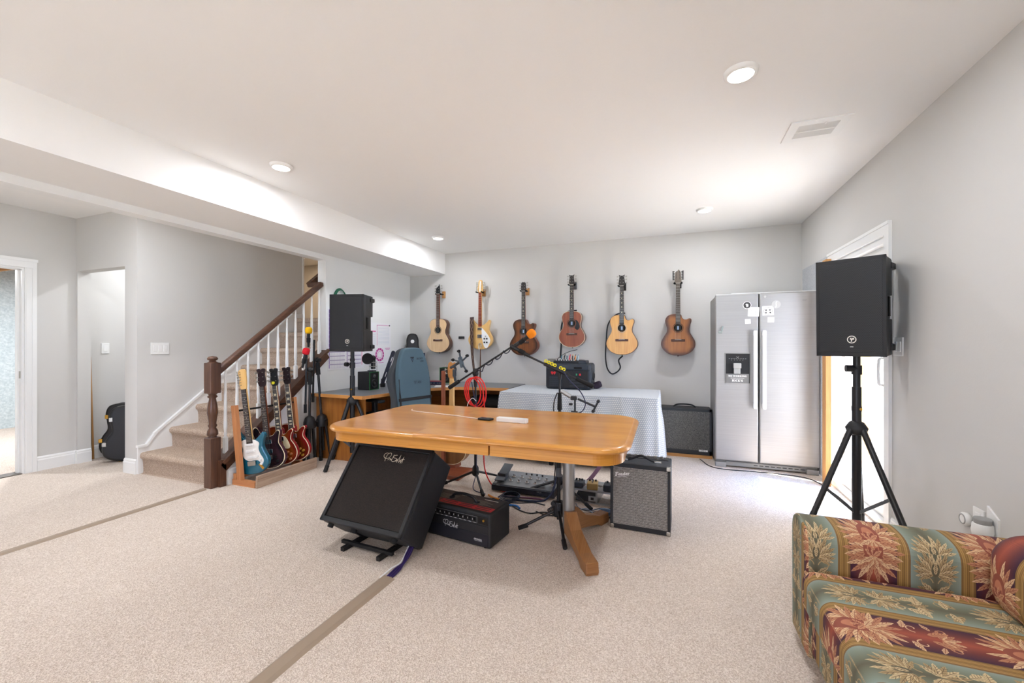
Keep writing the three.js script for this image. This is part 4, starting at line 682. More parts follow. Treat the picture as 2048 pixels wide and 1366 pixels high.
// ---------------------------------------------------------------- acoustic guitars on the back wall
function bodyOutline(w, l, cut) {                     // right half then left half, seen from the front; y from the end pin
  const k = w / 0.38, q = l / 0.49;
  const left = [[-0.06, 0.004], [-0.13, 0.035], [-0.183, 0.1], [-0.186, 0.16], [-0.158, 0.22], [-0.126, 0.275], [-0.122, 0.32], [-0.138, 0.375], [-0.142, 0.42], [-0.118, 0.465], [-0.07, 0.487], [-0.02, 0.49]];
  const right = cut ? [[0.06, 0.004], [0.13, 0.035], [0.183, 0.1], [0.186, 0.16], [0.158, 0.22], [0.127, 0.275], [0.122, 0.315], [0.133, 0.36], [0.146, 0.4], [0.143, 0.428], [0.124, 0.436], [0.095, 0.424], [0.066, 0.425], [0.046, 0.445], [0.036, 0.475], [0.02, 0.49]] : left.map(([x, y]) => [-x, y]);
  return [[0, 0], ...right, ...[...left].reverse()].map(([x, y]) => [x * k, y * q]);
}
function topTexture(c0, c1, burst, seedN, w, l) {      // wood with a dyed burst along the rim
  const A = hex(c0), B = hex(c1), D = burst ? hex(burst) : null, pts = bodyOutline(w, l, false);
  const half = (y) => { let b = 0; for (let i = 1; i < 14; i++) { const [x0, y0] = pts[i - 1], [x1, y1] = pts[i]; if ((y0 - y) * (y1 - y) <= 0 && y0 !== y1) b = Math.max(b, x0 + (x1 - x0) * (y - y0) / (y1 - y0)); } return b; };
  const hs = Array.from({ length: 257 }, (_, i) => half(i / 256 * l));
  return tex(256, 256, (u, v) => {
    const f = fbm(v, u, 3, 46, 2, seedN), g = fbm(v, u, 2, 8, 2, seedN + 5); let c = mix(A, B, Math.min(1, f * 0.7 + g * 0.5 - 0.1));
    if (D) { const x = Math.abs(u - 0.5) * 0.5, y = v * 0.5, h = hs[Math.min(256, Math.round(y / l * 256))] || 0.001, e = Math.min(h - x, y, l - y), t = Math.min(1, Math.max(0, 1 - e / 0.075)); c = mix(c, D, t * t * 0.9); }
    return c;
  }, [0.5, 0.5]);
}
const fretYs = (nut, scale, n) => Array.from({ length: n }, (_, i) => nut - scale * (1 - Math.pow(2, -(i + 1) / 12)));
const tunerGeo = merge(cyl(0.0045, 0.014, 0.007, 0, -0.012, 'x', 10), bx(0.013, 0.019, 0.009, 0.019, 0, -0.012, 0.003)), postGeo = cyl(0.0035, 0.012, 0, 0, 0.01, 'z', 8);
function tuners(t, spots, m) { // a machine head on each spot, s gives its side
  for (const [x, y, s] of spots) { const g = tunerGeo.clone(); if (s < 0) g.rotateZ(PI); add(t, 'tuner', [g.translate(x + s * 0.006, y, 0), postGeo.clone().translate(x - s * 0.012, y, 0)], m); }
}
function acoustic(o) {
  const t = thing('acoustic_guitar', o.label, 'guitar', [o.x, o.y, o.z], o.turn ?? 0, o.group ?? 'guitars on the back wall');
  const { w, l, depth = 0.095, nut, head: hl } = o, sh = spl(bodyOutline(w, l, o.cut), 120);
  const body = add(t, 'body', ext(sh, depth, 0.004, 2).translate(0, 0, -depth), o.side ?? mat.guitarSide, { grain: 'y' });
  const inner = spl(bodyOutline(w, l, o.cut).map(([x, y]) => [x * 0.975, l / 2 + (y - l / 2) * 0.98]), 120), hy = l * 0.665, hole = new THREE.Path(); hole.absarc(0, hy, 0.047, 0, 2 * PI, true); inner.holes.push(hole);
  const tm = M(0xffffff, 0.3, { map: topTexture(...o.top, w, l) }); tm.map.offset.set(0.5, 0); tm.map.repeat.set(2, 2);
  const topG = ext(inner, 0.003).translate(0, 0, -0.0005), tg = prep(topG);
  for (let i = 0; i < tg.attributes.uv.count; i++) tg.attributes.uv.setXY(i, tg.attributes.position.getX(i), tg.attributes.position.getY(i));
  add(t, 'soundboard', tg, tm, { uv: true });
  add(body, 'sound_hole', cyl(0.047, 0.001, 0, hy, -0.0002, 'z', 32), mat.hole);
  if (o.paper) add(body, 'maker_label', bx(0.02, 0.042, 0.001, 0, hy, 0.0006), M(0x9fb8d8, 0.6));
  add(body, 'rosette', [tor(0.054, 0.0022, 0, hy, 0.0024, 40), tor(0.059, 0.001, 0, hy, 0.0024, 40)], M(o.rosette ?? 0x3b2a1e, 0.4));
  if (o.binding) { const ring = spl(bodyOutline(w, l, o.cut), 120); ring.holes.push(new THREE.Path(spl(bodyOutline(w, l, o.cut).map(([x, y]) => [x * 0.972, l / 2 + (y - l / 2) * 0.978]), 120).getPoints())); add(body, 'binding', ext(ring, 0.004).translate(0, 0, -0.002), mat.cream); }
  const by = l * 0.365, br = add(t, 'bridge', bx(w * 0.4, 0.028, 0.009, 0, by, 0.006, 0.004), mat.rosewood);
  add(br, 'saddle', bx(0.075, 0.003, 0.006, 0, by + 0.006, 0.011), mat.bone);
  if (o.guard) add(t, 'pickguard', ext(spl([[0.05, hy + 0.045], [0.075, hy + 0.03], [0.1, hy - 0.02], [0.1, hy - 0.06], [0.075, hy - 0.085], [0.04, hy - 0.06], [0.052, hy - 0.03], [0.06, hy]], 40), 0.0015).translate(0, 0, 0.0026), mat.black);
  const neckB = l - 0.02, fb = poly([[-0.027, hy + 0.045], [0.027, hy + 0.045], [0.0225, nut], [-0.0225, nut]]);
  add(t, 'neck', ext(poly([[-0.026, neckB], [0.026, neckB], [0.022, nut], [-0.022, nut]]), 0.024, 0.006).translate(0, 0, -0.022), o.neck ?? mat.mahogany, { grain: 'y' });
  const fbm_ = add(t, 'fretboard', ext(fb, 0.007).translate(0, 0, 0.002), o.board ?? mat.rosewood, { grain: 'y' });
  const scale = (nut - by) * 1.0, fy = fretYs(nut, scale, 19).filter((y) => y > hy + 0.05);
  const fr = add(fbm_, 'frets', fy.map((y) => bx(0.046, 0.0022, 0.003, 0, y, 0.0095)), mat.nickel); fr.userData.kind = 'stuff';
  if (o.dots) { const d = add(fbm_, 'inlays', [2, 4, 6, 8, 11].filter((k) => fy[k]).map((k) => bx(0.012, 0.009, 0.001, 0, (fy[k] + fy[k - 1]) / 2, 0.0092)), mat.cream); d.userData.kind = 'stuff'; }
  add(t, 'nut', bx(0.045, 0.004, 0.008, 0, nut + 0.002, 0.006), mat.bone);
  const hd = o.headShape ?? [[-0.024, 0], [0.024, 0], [0.038, 0.03], [0.035, hl * 0.9], [0.01, hl * 0.92], [-0.01, hl], [-0.035, hl * 0.88], [-0.038, 0.03]];
  const hs = add(t, 'headstock', ext(poly(hd), 0.016, 0.002).translate(0, nut, -0.012), o.headMat ?? mat.blackPaint);
  const n = o.tuners ?? 3; const sp = []; for (let k = 0; k < n; k++) for (const s of [-1, 1]) sp.push([s * (n > 3 ? 0.029 : 0.03), nut + hl * (0.3 + 0.55 * k / Math.max(1, n - 1)), s]);
  tuners(hs, sp, o.tunerMat ?? mat.nickel);
  const st = add(t, 'strings', [-2.5, -1.5, -0.5, 0.5, 1.5, 2.5].map((k) => rod([k * 0.0105, by + 0.006, 0.014], [k * 0.0068, nut, 0.0125], 0.0005, 0.0005, 4)), mat.nickel); st.userData.kind = 'stuff';
  add(t, 'end_pin', cyl(0.006, 0.016, 0, -0.006, -depth / 2, 'y', 10), mat.black);
  return t;
}
function hanger(x, y, label, blockMat) {
  const t = thing('guitar_hanger', label, 'hanger', [x, y, BZ], 0, 'wall hangers holding the guitars');
  add(t, 'wall_block', bx(0.05, 0.1, 0.022, 0.015, 0, 0.011, 0.004), blockMat);
  add(t, 'yoke', [rod([0.015, 0, 0.02], [0, 0, 0.07], 0.007), tube([[-0.04, 0.0, 0.155], [-0.042, -0.004, 0.13], [-0.036, -0.002, 0.085], [0, 0, 0.07], [0.036, -0.002, 0.085], [0.042, -0.004, 0.13], [0.04, 0.0, 0.155]], 0.0085, 40, 8)], mat.rubber);
}
const GZ = -5.31;
acoustic({ label: 'pale spruce acoustic guitar at the left end of the guitar wall', x: -3.157, y: 1.14, z: GZ, w: 0.38, l: 0.488, nut: 0.848, head: 0.14, top: [0xd9b184, 0xf0d3a6, 0, 61], board: mat.rosewood, headShape: [[-0.024, 0], [0.024, 0], [0.034, 0.03], [0.03, 0.08], [0.022, 0.14], [0.0, 0.105], [-0.032, 0.085], [-0.036, 0.03]], dots: false });
acoustic({ label: 'dark koa cutaway acoustic guitar behind the orange microphone', x: -1.845, y: 1.109, z: GZ, w: 0.4, l: 0.487, nut: 0.862, head: 0.135, cut: true, top: [0x5e3216, 0x8c4f22, 0x1c0c05, 71], board: M(0x2b2623, 0.5), side: mat.mahogany, paper: true, rosette: 0x2a1c14, dots: true, headShape: [[-0.024, 0], [0.024, 0], [0.036, 0.03], [0.03, 0.11], [0.016, 0.125], [0, 0.118], [-0.016, 0.125], [-0.03, 0.11], [-0.036, 0.03]], headMat: M(0x241c19, 0.4) });
acoustic({ label: 'small reddish mahogany parlor guitar with black pickguard above the mixer', x: -1.188, y: 1.222, z: GZ, w: 0.345, l: 0.462, nut: 0.802, head: 0.132, top: [0x7a3a20, 0xa65a34, 0, 81], binding: true, guard: true, board: M(0x211d1b, 0.5), paper: true, dots: true, headShape: [[-0.024, 0], [0.024, 0], [0.036, 0.03], [0.026, 0.1], [0.034, 0.132], [0.01, 0.122], [-0.01, 0.122], [-0.034, 0.132], [-0.026, 0.1], [-0.036, 0.03]], headMat: M(0x2c2724, 0.4) });
acoustic({ label: 'natural honey top cutaway guitar with thin black strap hanging below', x: -0.562, y: 1.131, z: GZ, w: 0.382, l: 0.495, nut: 0.847, head: 0.14, cut: true, top: [0xc98a3e, 0xe6b262, 0, 91], board: M(0x27221f, 0.5), paper: true, dots: true, rosette: 0xb9a98c, headShape: [[-0.024, 0], [0.024, 0], [0.04, 0.03], [0.028, 0.11], [0.036, 0.14], [0.01, 0.128], [-0.01, 0.128], [-0.036, 0.14], [-0.028, 0.11], [-0.04, 0.03]], headMat: M(0x2c2724, 0.4) });
acoustic({ label: 'amber brown burst twelve string cutaway guitar beside the refrigerator', x: 0.083, y: 1.129, z: GZ, w: 0.38, l: 0.49, nut: 0.85, head: 0.165, cut: true, top: [0x8e5119, 0xb7742d, 0x2a1206, 101], board: M(0x4a3f36, 0.5), side: mat.mahogany, paper: true, tuners: 6, tunerMat: mat.black, headMat: M(0x6b5f52, 0.45), headShape: [[-0.026, 0], [0.026, 0], [0.038, 0.025], [0.03, 0.13], [0.008, 0.165], [-0.012, 0.14], [-0.032, 0.13], [-0.038, 0.025]], dots: false });
hanger(-3.15, 1.99, 'wall hanger holding the pale spruce guitar', mat.post);
hanger(-2.5, 1.99, 'wall hanger holding the maple electric guitar', mat.post);
hanger(-1.845, 1.98, 'wall hanger holding the dark koa guitar', mat.post);
hanger(-1.19, 2.03, 'wall hanger holding the mahogany parlor guitar', mat.grey);
hanger(-0.562, 1.985, 'wall hanger holding the honey top guitar', mat.black);
hanger(0.083, 1.985, 'wall hanger holding the twelve string guitar', mat.black);

// twelve string electric with white pickguard
const rick = thing('electric_guitar', 'natural maple double cutaway electric guitar with white pickguard on the wall', 'guitar', [-2.49, 1.186, -5.325], 0, 'guitars on the back wall');
{
  const out = [[0, 0], [0.07, 0.01], [0.14, 0.045], [0.185, 0.105], [0.186, 0.16], [0.155, 0.225], [0.135, 0.27], [0.142, 0.33], [0.155, 0.4], [0.135, 0.413], [0.095, 0.375], [0.05, 0.345], [0.03, 0.34], [-0.03, 0.34], [-0.055, 0.355], [-0.095, 0.4], [-0.13, 0.44], [-0.155, 0.42], [-0.145, 0.34], [-0.135, 0.27], [-0.155, 0.22], [-0.186, 0.155], [-0.18, 0.1], [-0.14, 0.045], [-0.07, 0.01]];
  const b = add(rick, 'body', ext(spl(out, 130), 0.04, 0.008, 3).translate(0, 0, -0.04), mat.maple, { grain: 'y' });
  add(rick, 'pickguard', ext(spl([[0.025, 0.3], [0.06, 0.27], [0.12, 0.2], [0.155, 0.13], [0.14, 0.08], [0.1, 0.02], [0.07, 0.03], [0.035, 0.13], [0.025, 0.22]], 50), 0.002).translate(0, 0, 0.001), mat.white);
  for (const [x, y] of [[0.068, 0.15], [0.105, 0.15], [0.068, 0.1], [0.105, 0.1], [0.085, 0.185]]) add(rick, 'knob', cyl(x === 0.085 ? 0.005 : 0.0105, 0.014, x, y, 0.009, 'z', 14), mat.black);
  for (const y of [0.29, 0.185]) add(rick, 'pickup', bx(0.07, y > 0.2 ? 0.03 : 0.05, 0.012, -0.005, y, 0.006, 0.003), mat.chrome);
  add(rick, 'tailpiece', [tube([[-0.015, 0.0, 0.006], [-0.015, 0.07, 0.01], [0, 0.085, 0.01], [0.018, 0.07, 0.01], [0.014, 0.03, 0.01]], 0.006, 24, 6)], mat.chrome);
  const n = add(rick, 'neck', ext(poly([[-0.025, 0.31], [0.025, 0.31], [0.021, 0.796], [-0.021, 0.796]]), 0.022, 0.004).translate(0, 0, -0.018), mat.maple, { grain: 'y' });
  add(n, 'fretboard', ext(poly([[-0.026, 0.32], [0.026, 0.32], [0.0215, 0.796], [-0.0215, 0.796]]), 0.005).translate(0, 0, 0.004), wood(0x7a2f1a, 0xa5512f, { s: 44 }), { grain: 'y' });
  const fr = add(n, 'frets', fretYs(0.796, 0.63, 20).map((y) => bx(0.046, 0.002, 0.0025, 0, y, 0.0098)), mat.nickel); fr.userData.kind = 'stuff';
  const h = add(rick, 'headstock', ext(spl([[-0.022, 0.796], [0.022, 0.796], [0.042, 0.83], [0.035, 0.93], [0.028, 0.965], [0.0, 0.972], [-0.02, 0.96], [-0.032, 0.9], [-0.04, 0.83]], 40), 0.014, 0.002).translate(0, 0, -0.01), mat.maple, { grain: 'y' });
  add(h, 'name_plate', ext(poly([[-0.012, 0.81], [0.006, 0.81], [0.012, 0.95], [0.0, 0.96]]), 0.001).translate(0, 0, 0.0045), mat.white);
  tuners(h, [0, 1, 2, 3, 4, 5].flatMap((k) => [[-0.036, 0.825 + k * 0.022, -1], [0.036, 0.825 + k * 0.022, 1]]), mat.nickel);
}
// straps
const latticeTex = canvas(128, 512, (c, W, h) => { c.fillStyle = '#3a2118'; c.fillRect(0, 0, W, h); c.strokeStyle = '#a88a70'; c.lineWidth = 5; for (let k = 0; k < 7; k++) { const y = 20 + k * 64; c.beginPath(); c.moveTo(18, y); c.lineTo(W / 2, y + 32); c.lineTo(W - 18, y); c.moveTo(18, y + 64); c.lineTo(W / 2, y + 32); c.lineTo(W - 18, y + 64); c.stroke(); } c.fillStyle = '#cdb9a0'; for (let k = 0; k < 3; k++) { c.beginPath(); c.arc(W / 2, h - 14 - k * 16, 4, 0, 7); c.fill(); } });
function ribbon(pts, w0, w1, t = 0.004, up = [0, 0, 1]) { // a flat strap following pts, its face towards `up`
  const c = curve(pts), n = pts.length * 8, P = c.getSpacedPoints(n), pos = [], uv = [], idx = [], U = V(...up);
  P.forEach((p, i) => {
    const T = (P[i + 1] ?? p).clone().sub(P[i - 1] ?? p).normalize(), S = T.clone().cross(U).normalize(), k = i / n, hw = (w0 + (w1 - w0) * k) / 2;
    for (const [s, q] of [[-1, 1], [1, 1], [1, -1], [-1, -1]]) { const v = p.clone().addScaledVector(S, s * hw).addScaledVector(U, q * t / 2); pos.push(v.x, v.y, v.z); uv.push((s + 1) / 2, 1 - k); }
  });
  for (let i = 0; i < n; i++) for (let j = 0; j < 4; j++) { const a = i * 4 + j, b = i * 4 + (j + 1) % 4; idx.push(a, a + 4, b, b, a + 4, b + 4); }
  idx.push(0, 1, 2, 0, 2, 3, n * 4, n * 4 + 2, n * 4 + 1, n * 4, n * 4 + 3, n * 4 + 2);
  const g = new THREE.BufferGeometry(); g.setAttribute('position', new THREE.Float32BufferAttribute(pos, 3)); g.setAttribute('uv', new THREE.Float32BufferAttribute(uv, 2)); g.setIndex(idx);
  const q = prep(g); q.computeVertexNormals(); return q;
}
single('guitar_strap', 'wide brown lattice strap hanging over the maple electric guitar', 'strap', [ribbon([[-2.6, 1.64, -5.29], [-2.595, 1.55, -5.27], [-2.59, 1.3, -5.265], [-2.585, 1.12, -5.27], [-2.56, 0.86, -5.28]], 0.062, 0.028)], M(0xffffff, 0.7, { map: latticeTex }), { uv: true });
single('guitar_strap', 'narrow brown strap end hanging below the maple electric guitar', 'strap', ribbon([[-2.475, 1.19, -5.3], [-2.468, 1.1, -5.285], [-2.472, 0.95, -5.29], [-2.478, 0.78, -5.3]], 0.014, 0.024), M(0x5d3f2e, 0.7), { uv: true });
single('guitar_strap', 'black strap hanging behind the mahogany parlor guitar', 'strap', ribbon([[-1.14, 1.7, -5.4], [-1.27, 1.68, -5.41], [-1.345, 1.52, -5.42], [-1.35, 1.3, -5.42], [-1.36, 1.15, -5.42], [-1.36, 1.08, -5.41]], 0.02, 0.024), mat.black, { uv: true });
single('guitar_strap', 'thin black strap looping below the honey top guitar', 'strap', ribbon([[-0.53, 1.65, -5.41], [-0.63, 1.64, -5.42], [-0.735, 1.53, -5.42], [-0.765, 1.3, -5.41], [-0.77, 1.05, -5.41], [-0.74, 0.93, -5.41], [-0.69, 0.885, -5.41], [-0.62, 0.92, -5.41], [-0.59, 0.97, -5.41], [-0.61, 1.06, -5.41], [-0.56, 1.115, -5.4]], 0.016, 0.018), mat.black, { uv: true });

// ---------------------------------------------------------------- wooden rack of electric guitars
const rack = thing('guitar_rack', 'wooden floor rack with weathered front plank holding electric guitars', 'rack', [0, 0, 0]);
add(rack, 'front_plank', at(bx(0.022, 0.11, 0.66, 0, 0.055, 0, 0.002), -3.392, 0, -2.965, 0, 0, -0.12), mat.weathered, { grain: 'z' });
add(rack, 'rear_rail', b2(-3.68, -3.64, 0.051, 0.1, -3.3, -2.64), mat.pine, { grain: 'z' });
for (const z of [-2.655, -3.285]) {
  add(rack, 'foot_rail', b2(-3.69, -3.41, 0.0, 0.05, z - 0.018, z + 0.018), mat.pine);
  add(rack, 'upright', bar([-3.6, 0.02, z], [-3.685, 0.71, z], 0.05, 0.034, [1, 0, 0]), mat.pine, { grain: 'y' });
}
add(rack, 'padded_bar', rod([-3.668, 0.66, -2.66], [-3.668, 0.66, -3.285], 0.009), mat.rubber);
for (const [y, z] of [[0.03, -2.64], [0.085, -2.64], [0.03, -3.24], [0.085, -3.24]]) add(rack, 'screw', cyl(0.005, 0.004, -3.383 - y * 0.1, y, z, 'x', 10), mat.black);
const sunTex = (c0, c1, c2, s) => { const t = topTexture(c0, c1, c2, s, 0.33, 0.385); t.offset.set(0.5, 0); t.repeat.set(2, 2); return t; };
function electric(o) {
  const t = thing('electric_guitar', o.label, 'guitar', o.pos, 0.3, 'electric guitars in the floor rack'); t.rotation.x = -0.03; t.rotation.z = 0.17 + (o.roll ?? 0);
  const b = add(t, 'body', ext(spl(o.out, 120), 0.045, 0.009, 3).translate(0, 0, -0.045), o.bodyMat);
  if (o.topMap) { const g = prep(ext(spl(o.out.map(([x, y]) => [x * 0.95, 0.19 + (y - 0.19) * 0.955]), 110), 0.004, 0.0015)); for (let i = 0; i < g.attributes.uv.count; i++) g.attributes.uv.setXY(i, g.attributes.position.getX(i), g.attributes.position.getY(i)); add(t, 'carved_top', g.translate(0, 0, -0.001), Ph(0xffffff, 0.2, { map: o.topMap, clearcoat: 0.6 }), { uv: true }); const ring = spl(o.out.map(([x, y]) => [x * 0.985, 0.19 + (y - 0.19) * 0.985]), 120); ring.holes.push(new THREE.Path(spl(o.out.map(([x, y]) => [x * 0.945, 0.19 + (y - 0.19) * 0.95]), 110).getPoints())); add(b, 'binding', ext(ring, 0.004).translate(0, 0, -0.002), mat.cream); }
  if (o.guard) add(t, 'pickguard', ext(spl(o.guard, 60), 0.002).translate(0, 0, o.topMap ? 0.006 : 0.0005), o.guardMat);
  for (const [x, y, w, h, m] of o.pickups) add(t, 'pickup', at(bx(w, h, 0.01, 0, 0, 0.007, 0.002), x, y, 0), m);
  add(t, 'bridge', bx(0.075, o.trem ? 0.04 : 0.014, 0.012, 0, o.by, 0.008, 0.003), mat.nickel);
  if (o.tail) add(t, 'tailpiece', bx(0.085, 0.014, 0.012, 0, o.by - 0.035, 0.008, 0.004), mat.nickel);
  for (const [x, y] of o.knobs) add(t, 'knob', cyl(0.011, 0.016, x, y, 0.012, 'z', 14), o.knobMat);
  if (o.jack) add(t, 'jack_plate', at(bx(0.022, 0.06, 0.004, 0, 0, 0, 0.0015), 0.085, 0.065, 0.002, 0, 0, 0.6), mat.brass);
  const y0 = o.ny, nut = o.nut, n = add(t, 'neck', ext(poly([[-0.026, y0 - 0.02], [0.026, y0 - 0.02], [0.021, nut], [-0.021, nut]]), 0.022, 0.005).translate(0, 0, -0.02), o.neckMat, { grain: 'y' });
  add(n, 'fretboard', ext(poly([[-0.0275, y0 - 0.04], [0.0275, y0 - 0.04], [0.0215, nut], [-0.0215, nut]]), 0.007).translate(0, 0, 0.003), M(0x2a1d18, 0.5));
  if (o.boardBinding) add(n, 'board_binding', [poly([[-0.0285, y0 - 0.04], [-0.0268, y0 - 0.04], [-0.0208, nut], [-0.0225, nut]]), poly([[0.0268, y0 - 0.04], [0.0285, y0 - 0.04], [0.0225, nut], [0.0208, nut]])].map((s) => ext(s, 0.0075).translate(0, 0, 0.003)), mat.cream).userData.kind = 'stuff';
  const fy = fretYs(nut, nut - o.by, 21);
  add(n, 'frets', fy.map((y) => bx(0.045, 0.0024, 0.003, 0, y, 0.0105)), mat.nickel).userData.kind = 'stuff';
  add(n, 'inlays', [2, 4, 6, 8, 11, 14, 16].map((k) => o.block ? bx(0.026, 0.017, 0.001, 0, (fy[k] + fy[k - 1]) / 2, 0.0102) : cyl(0.004, 0.001, 0, (fy[k] + fy[k - 1]) / 2, 0.0102, 'z', 10)), mat.cream).userData.kind = 'stuff';
  const h = add(t, 'headstock', at(ext(spl(o.head, 50), 0.015, 0.002), 0, nut, -0.012, -o.tiltHead || 0, 0, 0), o.headMat, { grain: 'y' });
  tuners(h, o.pegs.map(([x, y, s]) => [x, nut + y, s]), mat.nickel);
  add(t, 'strings', [-2.5, -1.5, -0.5, 0.5, 1.5, 2.5].map((k) => rod([k * 0.0105, o.by, 0.015], [k * 0.0068, nut, 0.0135], 0.0005, 0.0005, 4)), mat.nickel).userData.kind = 'stuff';
  if (o.extra) o.extra(t);
  return t;
}
const stratOut = [[0, 0], [0.08, 0.012], [0.138, 0.06], [0.152, 0.12], [0.128, 0.185], [0.112, 0.24], [0.125, 0.3], [0.142, 0.345], [0.125, 0.368], [0.095, 0.345], [0.055, 0.315], [0.03, 0.31], [-0.03, 0.315], [-0.055, 0.33], [-0.085, 0.37], [-0.115, 0.405], [-0.142, 0.395], [-0.14, 0.34], [-0.118, 0.27], [-0.118, 0.21], [-0.148, 0.14], [-0.155, 0.085], [-0.125, 0.03], [-0.06, 0.003]];
const lpOut = [[0, 0], [0.08, 0.008], [0.145, 0.05], [0.166, 0.115], [0.145, 0.185], [0.113, 0.24], [0.12, 0.29], [0.142, 0.33], [0.13, 0.345], [0.095, 0.33], [0.06, 0.3], [0.035, 0.3], [0.03, 0.345], [-0.02, 0.378], [-0.08, 0.385], [-0.128, 0.36], [-0.138, 0.315], [-0.117, 0.25], [-0.135, 0.2], [-0.165, 0.125], [-0.148, 0.05], [-0.08, 0.008]];
const prsOut = [[0, 0], [0.08, 0.008], [0.14, 0.05], [0.16, 0.115], [0.138, 0.185], [0.112, 0.24], [0.122, 0.3], [0.13, 0.35], [0.11, 0.36], [0.06, 0.315], [0.03, 0.31], [-0.03, 0.32], [-0.06, 0.34], [-0.095, 0.4], [-0.12, 0.405], [-0.138, 0.36], [-0.12, 0.26], [-0.135, 0.2], [-0.16, 0.125], [-0.145, 0.05], [-0.08, 0.008]];
const symHead = [[-0.022, 0], [0.022, 0], [0.038, 0.04], [0.033, 0.12], [0.04, 0.165], [0.016, 0.172], [0, 0.162], [-0.016, 0.172], [-0.04, 0.165], [-0.033, 0.12], [-0.038, 0.04]];
const symPegs = [0, 1, 2].flatMap((k) => [[-0.034, 0.05 + k * 0.042, -1], [0.034, 0.05 + k * 0.042, 1]]);
const lpPick = [[0, 0.255, 0.09, 0.04, mat.chrome], [0, 0.165, 0.09, 0.04, mat.chrome]];
electric({ label: 'teal blue electric guitar with white pickguard and maple headstock in the rack', pos: [-3.53, 0.085, -2.72], roll: -0.03, out: stratOut, bodyMat: Ph(0x136b86, 0.25, { metalness: 0.35, clearcoat: 0.8 }), guard: [[0.025, 0.312], [0.06, 0.3], [0.085, 0.275], [0.075, 0.23], [0.085, 0.18], [0.112, 0.12], [0.095, 0.085], [0.06, 0.12], [0.035, 0.125], [-0.03, 0.125], [-0.075, 0.165], [-0.07, 0.24], [-0.085, 0.3], [-0.055, 0.318]], guardMat: M(0xf0ece6, 0.35), pickups: [[0, 0.27, 0.08, 0.02, mat.white], [0, 0.21, 0.08, 0.02, mat.white], [0.005, 0.155, 0.08, 0.02, mat.white]], by: 0.1, trem: true, knobs: [[0.06, 0.16], [0.085, 0.125], [0.095, 0.09]], knobMat: mat.white, jack: true, ny: 0.31, nut: 0.775, neckMat: mat.maple, headMat: mat.maple, head: [[-0.021, 0], [0.021, 0], [0.03, 0.04], [0.035, 0.12], [0.03, 0.175], [0.0, 0.185], [-0.035, 0.165], [-0.03, 0.1], [-0.035, 0.05]], pegs: [0, 1, 2, 3, 4, 5].map((k) => [-0.03, 0.04 + k * 0.024, -1]) });
electric({ label: 'dark purple black electric guitar second from the newel post in the rack', pos: [-3.54, 0.085, -2.895], roll: -0.05, out: prsOut, bodyMat: Ph(0x3c1530, 0.25, { clearcoat: 0.7 }), topMap: sunTex(0x35242c, 0x4a3038, 0x120a0e, 121), pickups: lpPick, by: 0.11, tail: false, trem: true, knobs: [[0.07, 0.11], [0.09, 0.07]], knobMat: mat.black, ny: 0.32, nut: 0.78, neckMat: mat.mahogany, headMat: M(0x24141a, 0.35), head: symHead, pegs: symPegs });
electric({ label: 'cherry sunburst single cutaway guitar with cream pickguard in the rack', pos: [-3.54, 0.085, -3.03], roll: -0.05, out: lpOut, bodyMat: Ph(0x8a1420, 0.2, { clearcoat: 0.8 }), topMap: sunTex(0x7c3812, 0x9a5018, 0x6a0c10, 131), guard: [[0.03, 0.28], [0.06, 0.27], [0.1, 0.17], [0.085, 0.155], [0.05, 0.16], [0.035, 0.2]], guardMat: mat.cream, pickups: lpPick, by: 0.12, tail: true, knobs: [[0.075, 0.12], [0.105, 0.1], [0.065, 0.075], [0.095, 0.055]], knobMat: M(0xb5764a, 0.3), ny: 0.35, nut: 0.775, neckMat: mat.mahogany, headMat: mat.blackPaint, head: symHead, pegs: symPegs, block: true, boardBinding: true, extra: (t) => add(t, 'tuner_clip', [cyl(0.014, 0.012, -0.004, 0.805, 0.014, 'z', 18)], M(0xd8cf2c, 0.5), { label: 'yellow clip-on tuner' }) });
electric({ label: 'deep red burst single cutaway guitar at the far end of the rack', pos: [-3.54, 0.085, -3.175], roll: -0.05, out: lpOut, bodyMat: Ph(0x9a1428, 0.2, { clearcoat: 0.8 }), topMap: sunTex(0x5a220e, 0x7a3614, 0x780e18, 141), pickups: lpPick, by: 0.12, tail: true, knobs: [[0.075, 0.12], [0.105, 0.1], [0.065, 0.075], [0.095, 0.055]], knobMat: M(0xc99a3c, 0.3), ny: 0.35, nut: 0.78, neckMat: mat.mahogany, headMat: M(0x1d1214, 0.3), head: symHead, pegs: symPegs, block: true, boardBinding: true, extra: (t) => add(t, 'toggle_switch', [cyl(0.014, 0.003, -0.09, 0.33, 0.006, 'z', 20), rod([-0.09, 0.33, 0.006], [-0.095, 0.326, 0.024], 0.003)], mat.cream) });

